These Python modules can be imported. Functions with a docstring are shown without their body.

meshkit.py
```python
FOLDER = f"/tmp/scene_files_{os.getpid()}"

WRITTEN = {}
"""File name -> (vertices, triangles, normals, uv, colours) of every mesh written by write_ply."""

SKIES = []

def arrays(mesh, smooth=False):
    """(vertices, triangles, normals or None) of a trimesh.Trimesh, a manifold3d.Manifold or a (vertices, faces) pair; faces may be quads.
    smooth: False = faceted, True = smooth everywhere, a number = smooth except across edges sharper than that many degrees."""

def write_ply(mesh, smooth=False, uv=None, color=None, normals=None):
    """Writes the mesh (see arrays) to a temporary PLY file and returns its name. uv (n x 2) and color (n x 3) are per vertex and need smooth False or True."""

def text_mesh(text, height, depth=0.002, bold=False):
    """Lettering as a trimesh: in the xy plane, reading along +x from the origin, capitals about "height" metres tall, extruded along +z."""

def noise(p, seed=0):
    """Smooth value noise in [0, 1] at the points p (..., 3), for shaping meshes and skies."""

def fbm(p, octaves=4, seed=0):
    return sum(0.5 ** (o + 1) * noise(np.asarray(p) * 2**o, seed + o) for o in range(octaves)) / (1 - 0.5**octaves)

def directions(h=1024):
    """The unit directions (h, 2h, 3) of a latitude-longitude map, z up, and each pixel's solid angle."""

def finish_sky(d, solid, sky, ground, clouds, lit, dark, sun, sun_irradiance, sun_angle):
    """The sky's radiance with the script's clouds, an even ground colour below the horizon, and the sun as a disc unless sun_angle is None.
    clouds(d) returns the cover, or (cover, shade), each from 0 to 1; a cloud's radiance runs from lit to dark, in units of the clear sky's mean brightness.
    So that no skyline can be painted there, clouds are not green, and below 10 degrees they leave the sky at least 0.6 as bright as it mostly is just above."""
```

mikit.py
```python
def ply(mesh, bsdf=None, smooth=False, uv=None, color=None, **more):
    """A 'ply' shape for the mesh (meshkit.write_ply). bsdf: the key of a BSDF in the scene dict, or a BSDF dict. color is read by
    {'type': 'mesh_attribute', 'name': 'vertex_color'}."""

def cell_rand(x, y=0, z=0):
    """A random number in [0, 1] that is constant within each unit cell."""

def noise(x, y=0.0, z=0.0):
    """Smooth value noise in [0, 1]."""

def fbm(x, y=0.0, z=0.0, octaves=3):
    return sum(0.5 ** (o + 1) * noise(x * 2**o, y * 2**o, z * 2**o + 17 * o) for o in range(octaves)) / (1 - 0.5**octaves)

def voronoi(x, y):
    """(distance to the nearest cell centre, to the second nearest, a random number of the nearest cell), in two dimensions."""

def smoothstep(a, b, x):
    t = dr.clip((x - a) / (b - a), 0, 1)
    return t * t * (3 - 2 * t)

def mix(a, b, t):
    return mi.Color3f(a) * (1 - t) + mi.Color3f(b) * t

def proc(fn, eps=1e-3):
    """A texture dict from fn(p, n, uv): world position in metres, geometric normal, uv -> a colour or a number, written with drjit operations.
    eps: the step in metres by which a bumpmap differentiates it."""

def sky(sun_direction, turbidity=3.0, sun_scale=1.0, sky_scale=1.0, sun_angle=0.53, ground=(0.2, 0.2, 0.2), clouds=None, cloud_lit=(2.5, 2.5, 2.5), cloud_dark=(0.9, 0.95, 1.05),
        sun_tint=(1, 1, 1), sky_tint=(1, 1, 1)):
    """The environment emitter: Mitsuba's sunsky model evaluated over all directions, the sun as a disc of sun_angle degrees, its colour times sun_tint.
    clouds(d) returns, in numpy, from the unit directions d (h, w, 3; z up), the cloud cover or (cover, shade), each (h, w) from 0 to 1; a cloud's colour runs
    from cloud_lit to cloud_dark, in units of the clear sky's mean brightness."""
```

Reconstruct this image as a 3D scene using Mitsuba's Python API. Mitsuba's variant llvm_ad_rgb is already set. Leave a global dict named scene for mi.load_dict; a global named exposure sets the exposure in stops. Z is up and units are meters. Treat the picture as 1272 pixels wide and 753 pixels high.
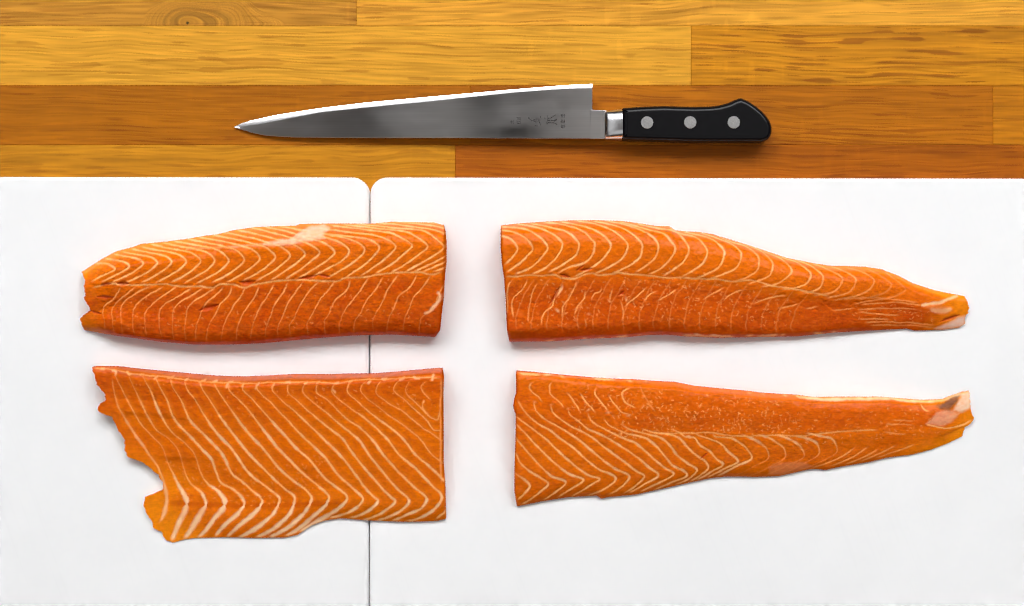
import math
import numpy as np, trimesh, shapely
import shapely.geometry as sg
import drjit as dr
import mitsuba as mi
import mikit, meshkit
from mikit import noise, fbm, smoothstep, mix, cell_rand
from scipy.interpolate import PchipInterpolator
from scipy.spatial import cKDTree

T = mi.ScalarTransform4f
scene, labels = {'type': 'scene'}, {}
exposure = 0.0
MM = 0.001

# ------------------------------------------------------------------ camera
CAM_H = 1.10                       # metres above the top of the chopping boards (z = 0)
scene['camera'] = {
    'type': 'perspective', 'fov': 2 * math.degrees(math.atan(0.3816 / CAM_H)), 'fov_axis': 'x',
    'near_clip': 0.05, 'far_clip': 20.0,
    'to_world': T().look_at(origin=[0, 0, CAM_H], target=[0, 0, 0], up=[0, 1, 0]),
    'film': {'type': 'hdrfilm', 'width': 1024, 'height': 606}}

# ------------------------------------------------------------------ lights (unseen panels added for main light, fill and blade reflections)
def add(key, mesh, bsdf, smooth=False, **kw):
    scene[key] = mikit.ply(mesh, bsdf, smooth=smooth, **kw)
    return key

def tag(key, label=None, category=None, group=None, kind=None):
    labels[key] = {k: v for k, v in (('label', label), ('category', category), ('group', group), ('kind', kind)) if v}

scene['mat_panel_frame'] = {'type': 'twosided', 'bsdf': {'type': 'diffuse', 'reflectance': {'type': 'rgb', 'value': [.5, .5, .5]}}}
def light_panel(key, x0, x1, y0, y1, z, power, label):
    m = trimesh.creation.box([x1 - x0, y1 - y0, .004]); m.apply_translation([(x0 + x1) / 2, (y0 + y1) / 2, z])
    scene[key + '__diffuser'] = {**mikit.ply(m, 'mat_panel_frame'), 'emitter': {'type': 'area', 'radiance': {'type': 'rgb', 'value': power}}}
    b = trimesh.creation.box([x1 - x0 + .03, y1 - y0 + .03, .03]); b.apply_translation([(x0 + x1) / 2, (y0 + y1) / 2, z + .018])
    add(key + '__housing', b, 'mat_panel_frame')
    tag(key, label, 'unseen light panel')
light_panel('unseen_light_panel', -3.7, 3.7, 2.10, 5.0, 3.4, [7.75, 7.75, 7.85], 'large bright light panel high above the far side of the worktop')
light_panel('unseen_light_panel_001', -1.1, -.46, -.46, 1.10, 2.0, [.09, .085, .082], 'added dim panel for the blade to reflect, above the worktop, leftmost of the dim row')  # dim row added only as something for the blade to reflect
light_panel('unseen_light_panel_002', -.32, -.23, -.46, 1.10, 2.0, [.5, .49, .48], 'narrowest added dim panel for the blade to reflect, above the worktop, second in the dim row')
light_panel('unseen_light_panel_003', -.02, 1.1, -.46, 1.10, 2.0, [.36, .345, .335], 'wide added dim panel for the blade to reflect, above the worktop, rightmost of the dim row')
light_panel('unseen_light_panel_004', -1.9, 1.9, -2.1, -.52, 2.0, [.55, .55, .55], 'added fill light panel above the near side of the worktop')  # this and the two end panels are added as fill
light_panel('unseen_light_panel_005', -2.3, -1.16, -.46, 1.10, 2.0, [.62, .62, .62], 'added fill light panel above the left end of the worktop')
light_panel('unseen_light_panel_006', 1.16, 2.3, -.46, 1.10, 2.0, [.62, .62, .62], 'added fill light panel above the right end of the worktop')


# ------------------------------------------------------------------ worktop of oak staves
ZW = -0.015                        # top of the oak worktop; the boards are 15 mm thick
# stave: row, x0, x1 (mm), tone colour (linear), grain slope, grain scale, contrast, knot
ROWS = [(254.5, 209.5), (209.5, 164.5), (164.5, 119.5), (119.5, 74.5), (74.5, 29.5), (29.5, -15.5), (-15.5, -60.5), (-60.5, -105.5), (-105.5, -150.5), (-150.5, -195.5), (-195.5, -240.5), (-240.5, -285.5)]   # y1, y0 in mm at the worktop
X0, X1 = -700.0, 700.0
KNOT = (--245.1 * MM, 211.6 * MM)
STAVES = [
    (0, X0, -117.4, (0.513, 0.218, 0.0198), (.010, .62, 0.40, 1)),
    (0, -117.4, X1, (0.692, 0.306, 0.0256), (-.02, .62, 0.47, 0)),
    (1, X0, 135.3, (0.674, 0.310, 0.0228), (.018, .50, 0.43, 0)),
    (1, 135.3, X1, (0.503, 0.189, 0.0044), (.020, .62, 0.80, 0)),
    (2, X0, -31.3, (0.386, 0.117, 0.0013), (.012, .42, 0.32, 0)),
    (2, -31.3, 363.4, (0.404, 0.119, 0.0013), (.028, .50, 0.54, 0)),
    (2, 363.4, X1, (0.449, 0.149, 0.0022), (0, .5, 0.36, 0)),
    (3, X0, -42.9, (0.476, 0.189, 0.0070), (-.012, .45, 0.40, 0)),
    (3, -42.9, X1, (0.332, 0.082, 0.0009), (.012, .50, 0.43, 0)),
    (4, X0, -40, (0.377, 0.159, 0.0088), (0, .5, 0.36, 0)), (4, -40, X1, (0.449, 0.202, 0.0228), (0, .5, 0.36, 0)),
    (5, X0, 190, (0.404, 0.184, 0.0088), (0, .5, 0.36, 0)), (5, 190, X1, (0.324, 0.126, 0.0088), (0, .5, 0.36, 0)),
    (6, X0, -210, (0.449, 0.209, 0.0228), (0, .5, 0.36, 0)), (6, -210, X1, (0.377, 0.151, 0.0088), (0, .5, 0.36, 0)),
    (7, X0, 60, (0.359, 0.142, 0.0088), (0, .5, 0.36, 0)), (7, 60, X1, (0.449, 0.218, 0.0304), (0, .5, 0.36, 0)),
    (8, X0, 260, (0.449, 0.218, 0.0304), (0, .5, 0.36, 0)), (8, 260, X1, (0.359, 0.142, 0.0088), (0, .5, 0.36, 0)),
    (9, X0, -120, (0.342, 0.134, 0.0088), (0, .5, 0.36, 0)), (9, -120, X1, (0.414, 0.184, 0.0132), (0, .5, 0.36, 0)),
    (10, X0, X1, (0.449, 0.209, 0.0228), (0, .5, 0.36, 0)), (11, X0, X1, (0.377, 0.168, 0.0088), (0, .5, 0.36, 0))]

tone_tab = [s[3] for s in STAVES]
par_tab = [s[4] for s in STAVES]     # (slope, streak amount, pore amount, ring amount)

def pick(idx, values):
    out = mi.Float(float(values[0]))
    for k in range(1, len(values)):
        out = dr.select(idx > k - 0.5, mi.Float(float(values[k])), out)
    return out

def wood(p, n, uv):
    idx = dr.floor(uv.x / 4.0)
    x, y = p.x, p.y
    slope, streak, pore, ring = (pick(idx, [q[c] for q in par_tab]) for c in range(4))
    base = mi.Color3f(*[pick(idx, [t[c] for t in tone_tab]) for c in range(3)])
    seed = idx * 3.71
    # slow drift of the grain
    yy = y + slope * x + 0.0060 * (noise(x * 8.0 + seed, y * 12.0, seed) - .5) + 0.0030 * (noise(x * 27.0, y * 45.0 + seed, 3.0) - .5)
    # the arches round the knot of the first stave
    dx, dy = (x + KNOT[0]) , (y - KNOT[1])
    rr = dr.sqrt(dr.square(dx * dr.select(dx < 0, 0.72, 0.42)) + dr.square(dy))
    rr = rr * (.72 + .56 * noise(x * 34.0, y * 52.0, 9.0))
    near = ring * smoothstep(0.026, 0.008, rr)
    ygrain = yy * (1 - near) + (rr + .004 * noise(x * 70, y * 120)) * near
    s1 = fbm(x * 3.2 + seed, ygrain * 110.0, seed, 3) - .5
    s2 = fbm(x * 13.0 + seed * 2, ygrain * 420.0, seed + 5, 2) - .5
    s3 = noise(x * 46.0 + seed, ygrain * 1000.0, 7.0) - .5
    # pores: fine dark lines that run with the grain
    pr = noise(x * 44.0 + seed * 5, yy * 760.0, 11.0) + .34 * (fbm(x * 8.0 + seed, yy * 90.0, 4.0, 2) - .5)
    pores = smoothstep(.76, .88, pr) * pore
    pl = noise(x * 26.0 + seed * 2, yy * 900.0 + 9, 2.0) + .30 * (noise(x * 6.0 + seed, yy * 70.0, 8.0) - .5)
    pores = dr.minimum(pores + pore * .9 * smoothstep(.78, .90, pl), 1.0)
    # medullary flecks across the grain
    fl = smoothstep(.72, .9, noise(x * 210.0, yy * 60.0 + seed, 1.0)) * smoothstep(.5, .75, fbm(x * 16 + seed * 3, y * 24, 2.0, 2))
    v = 1.0 + streak * (0.55 * s1 + .52 * s2 + .70 * s3) + .14 * fl * streak
    blot = 1.0 + .14 * (fbm(x * 13.0 + seed, y * 34.0, 6.0, 2) - .5)
    rings = near * smoothstep(.45, .8, noise(rr * 420.0, 0.5, 2.0)) * .30
    hole = dr.select(idx < .5, smoothstep(.0014, .0007, dr.sqrt(dr.square(dx) + dr.square(dy))), 0.0)
    k = dr.maximum(v * blot, .15)
    col = base * k * mi.Color3f(1 - .42 * pores, 1 - .56 * pores, 1 - .62 * pores) * (1 - rings) * (1 - .9 * hole)
    warm = mi.Color3f(1.0, dr.power(k, .14), dr.power(k, .40))
    return mi.Color3f(dr.clip(col.x * warm.x, 0, 1), dr.clip(col.y * warm.y, 0, 1), dr.clip(col.z * warm.z, 0, 1))

def wood_bump(p, n, uv):
    return noise(p.x * 40.0, p.y * 1100.0, 3.0) * .5 + noise(p.x * 8.0, p.y * 260.0, 1.0)

scene['mat_oak'] = {'type': 'bumpmap', 'arbitrary': mikit.proc(wood_bump, eps=3e-4), 'scale': .00004,
    'bsdf': {'type': 'principled', 'base_color': mikit.proc(wood), 'roughness': .5, 'specular': .15}}
scene['mat_core'] = {'type': 'principled', 'base_color': {'type': 'rgb', 'value': [.18, .085, .02]}, 'roughness': .7}

def chamfer_box(x0, x1, y0, y1, z0, z1, c):
    """A box whose top edges are chamfered by c, without the bottom left out."""
    v = np.array([[x0, y0, z0], [x1, y0, z0], [x1, y1, z0], [x0, y1, z0],
                  [x0, y0, z1 - c], [x1, y0, z1 - c], [x1, y1, z1 - c], [x0, y1, z1 - c],
                  [x0 + c, y0 + c, z1], [x1 - c, y0 + c, z1], [x1 - c, y1 - c, z1], [x0 + c, y1 - c, z1]])
    f = [[0, 3, 2], [0, 2, 1], [8, 9, 10], [8, 10, 11]]
    for a in range(4):
        b = (a + 1) % 4
        f += [[a, b, 4 + b], [a, 4 + b, 4 + a], [4 + a, 4 + b, 8 + b], [4 + a, 8 + b, 8 + a]]
    return trimesh.Trimesh(v, np.array(f), process=False)

core = trimesh.creation.box([1.42, .60, .026]); core.apply_translation([0, -.01, ZW - .006 - .013])
add('worktop', core, 'mat_core')
tag('worktop', 'oiled oak kitchen worktop of glued staves under the boards and knife', kind='structure')
rs = np.random.RandomState(4)
for i, (row, sx0, sx1, tone, par) in enumerate(STAVES):
    y1, y0 = ROWS[row]
    z = ZW - [0.00000, .00004, .00002, .00005, .00001][i % 5]
    m = chamfer_box(sx0 * MM + .00006, sx1 * MM - .00006, y0 * MM + .00006, y1 * MM - .00006, ZW - .006, z, .00022)
    uv = np.stack([i * 4.0 + 2.0 + m.vertices[:, 0], m.vertices[:, 1] + .5], 1)
    add('worktop__plank' + ('_%03d' % i if i else ''), m, 'mat_oak', uv=uv)

# ------------------------------------------------------------------ chopping boards
def slab(w, d, h, corner, edge, n=14, en=7):
    """Rounded rectangle slab, top at z = 0, rounded top and bottom edges."""
    rings = []
    prof = [(edge * (1 - math.sin(a)), -h + edge * (1 - math.cos(a))) for a in np.linspace(0, math.pi / 2, en)]
    prof += [(edge * (1 - math.cos(a)), -edge + edge * math.sin(a)) for a in np.linspace(0, math.pi / 2, en)]
    for ins, z in prof:
        pts = []
        for cx, cy, a0 in ((1, 1, 0), (-1, 1, 90), (-1, -1, 180), (1, -1, 270)):
            for a in np.radians(np.linspace(a0, a0 + 90, n)):
                r = corner - ins
                pts.append([cx * (w / 2 - corner) + r * math.cos(a), cy * (d / 2 - corner) + r * math.sin(a), z])
        rings.append(pts)
    v = np.array(rings).reshape(-1, 3); m = 4 * n; f = []
    for a in range(len(rings) - 1):
        for b in range(m):
            c = (b + 1) % m
            f += [[a * m + b, a * m + c, (a + 1) * m + c], [a * m + b, (a + 1) * m + c, (a + 1) * m + b]]
    top = (len(rings) - 1) * m
    v = np.vstack([v, [[0, 0, 0], [0, 0, -h]]])
    for b in range(m):
        c = (b + 1) % m
        f += [[top + b, top + c, len(v) - 2], [c, b, len(v) - 1]]
    return trimesh.Trimesh(v, np.array(f), process=False)

def board_bump(p, n, uv):
    a = fbm(p.x * 900, p.y * 900, 0.0, 2)
    cut1 = smoothstep(.80, .86, noise(p.x * 700 + p.y * 260, p.y * 14 - p.x * 6, 1.0))
    cut2 = smoothstep(.82, .88, noise(p.x * 40 + p.y * 15, p.y * 800 - p.x * 190, 4.0))
    return .5 * a - .35 * cut1 - .35 * cut2

def board_col(p, n, uv):
    s = fbm(p.x * 7, p.y * 7, 2.0, 3)
    c1 = smoothstep(.82, .9, noise(p.x * 700 + p.y * 260, p.y * 14 - p.x * 6, 1.0)) * .008
    return mix((.83, .835, .835), (.875, .875, .87), s) * (1 - c1)

scene['mat_board'] = {'type': 'bumpmap', 'arbitrary': mikit.proc(board_bump, eps=2e-4), 'scale': .00002,
    'bsdf': {'type': 'principled', 'base_color': mikit.proc(board_col), 'roughness': .55, 'specular': .4}}
def board(key, x0, x1, y1, depth, rot, pivot, label):
    m = slab((x1 - x0) * MM, depth * MM, .015, .0125, .0030)
    m.apply_translation([(x0 + x1) / 2 * MM, (y1 - depth / 2) * MM, 0])
    m.apply_transform(trimesh.transformations.rotation_matrix(math.radians(rot), [0, 0, 1], [pivot[0] * MM, pivot[1] * MM, 0]))
    scene[key] = mikit.ply(m, 'mat_board', smooth=40)
    tag(key, label, 'chopping board', 'white chopping boards side by side')
board('chopping_board', -470.0, -106.75, 93.75, 345, -.10, (-106.75, 93.75), 'white plastic chopping board on the left, under the ragged torn salmon end')
board('chopping_board_001', -105.75, 460.0, 93.75, 345, -.10, (-106.1, 93.75), 'white plastic chopping board on the right, under both tapering salmon tail pieces')

# ------------------------------------------------------------------ salmon fillets
def curve(pts, axis, n):
    """n points along an outline curve, spread evenly in coordinate axis (0 = x, 1 = y); returns (n, 2)."""
    p = np.asarray(pts, float)
    t = np.abs(np.cumsum(np.r_[0, np.abs(np.diff(p[:, axis]))])); t /= t[-1]
    t = np.maximum.accumulate(t + np.arange(len(t)) * 1e-9); t /= t[-1]
    return t, p

def coons(outl, u, v):
    """Points of the surface patch bounded by the outline's four curves T, R, B, L at (u, v)."""
    def ev(name, axis, s):
        t, p = curve(outl[name], axis, 0)
        return np.stack([np.interp(s, t, p[:, 0]), np.interp(s, t, p[:, 1])], -1)
    Bu, Tu, Lv, Rv = ev('B', 0, u), ev('T', 0, u), ev('L', 1, v), ev('R', 1, v)
    c00, c10, c01, c11 = (np.asarray(outl[a][b], float) for a, b in (('B', 0), ('B', -1), ('T', 0), ('T', -1)))
    U, V = u[..., None], v[..., None]
    return (1 - V) * Bu + V * Tu + (1 - U) * Lv + U * Rv - ((1 - U) * (1 - V) * c00 + U * (1 - V) * c10 + (1 - U) * V * c01 + U * V * c11)

def height(spec, u, v):
    """Thickness in mm of a fillet at (u, v)."""
    us = np.array([s[0] for s in spec]); Z = []
    for _, pr in spec:
        p = np.array(pr, float); Z.append(PchipInterpolator(p[:, 0], p[:, 1])(v))
    Z = np.array(Z); out = np.zeros_like(u, dtype=float)
    for k in range(len(us) - 1):
        m = (u >= us[k]) & (u <= us[k + 1]); t = (u - us[k]) / (us[k + 1] - us[k])
        t = t * t * (3 - 2 * t) if len(us) > 2 else t
        out = np.where(m, Z[k] * (1 - t) + Z[k + 1] * t, out)
    return out

SPEC = dict(
 A=[(0, [(0, 2), (.08, 6), (.25, 9), (.5, 12.5), (.8, 14), (.93, 10), (1, 4)]),
    (.12, [(0, 8), (.035, 12.5), (.15, 16), (.3, 16.5), (.5, 19), (.6, 20.5), (.77, 22), (.9, 15), (1, 4)]),
    (.55, [(0, 9), (.04, 14), (.12, 18.5), (.3, 21.5), (.5, 24), (.6, 25.5), (.79, 27.5), (.86, 26), (.93, 18), (1, 6)]),
    (1, [(0, 9), (.04, 14), (.12, 18.5), (.3, 21.8), (.5, 24.3), (.6, 25.8), (.8, 27.8), (.88, 26), (.95, 18), (1, 8)])],
 B=[(0, [(0, 8), (.035, 13), (.12, 18), (.3, 18.5), (.5, 22), (.6, 24), (.8, 26), (.9, 24), (.96, 18), (1, 8)]),
    (.35, [(0, 6.5), (.04, 11.5), (.14, 16), (.3, 17.8), (.5, 20), (.6, 22.3), (.78, 24), (.9, 21), (.96, 15), (1, 6)]),
    (.7, [(0, 4), (.07, 7.5), (.2, 10), (.4, 12.5), (.6, 16.5), (.75, 17.5), (.9, 14), (1, 4)]),
    (.9, [(0, 1.8), (.1, 4), (.3, 7), (.55, 9.5), (.75, 9.5), (.9, 7), (1, 2.5)]),
    (1, [(0, 1.4), (.2, 2.6), (.5, 4), (.8, 4.2), (1, 2)])],
 C=[(0, [(0, 1.2), (.1, 2.6), (.3, 4.5), (.6, 7.5), (.85, 12), (.95, 14), (.985, 13.4), (1, 9)]),
    (.3, [(0, 1.5), (.05, 4.2), (.15, 6.8), (.25, 7.6), (.4, 10), (.65, 13.5), (.88, 17.5), (.935, 18.3), (.965, 16.5), (1, 4)]),
    (.6, [(0, 1.8), (.05, 4.8), (.13, 7.6), (.22, 8.8), (.4, 12), (.65, 15.5), (.88, 19), (.935, 19.8), (.965, 17.5), (1, 4)]),
    (1, [(0, 2.2), (.05, 5.5), (.12, 8.2), (.22, 9.8), (.4, 13), (.65, 16.5), (.88, 19.6), (.94, 20.2), (.97, 18), (1, 5)])],
 D=[(0, [(0, 2.4), (.05, 6), (.14, 9.5), (.25, 12), (.5, 15.5), (.8, 18.5), (.93, 18.8), (.985, 17.5), (1, 13)]),
    (.45, [(0, 1.8), (.06, 5), (.16, 8), (.3, 10.5), (.5, 14), (.58, 15), (.8, 17), (.93, 16), (1, 6)]),
    (.75, [(0, 2), (.08, 4.5), (.25, 7), (.5, 10.5), (.8, 12.5), (.92, 11), (1, 2.5)]),
    (.92, [(0, 1.6), (.12, 3.4), (.4, 6), (.7, 7.5), (.9, 5.5), (1, 1.6)]),
    (1, [(0, 1.2), (.3, 2.6), (.7, 3.2), (1, 1.2)])])
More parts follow.
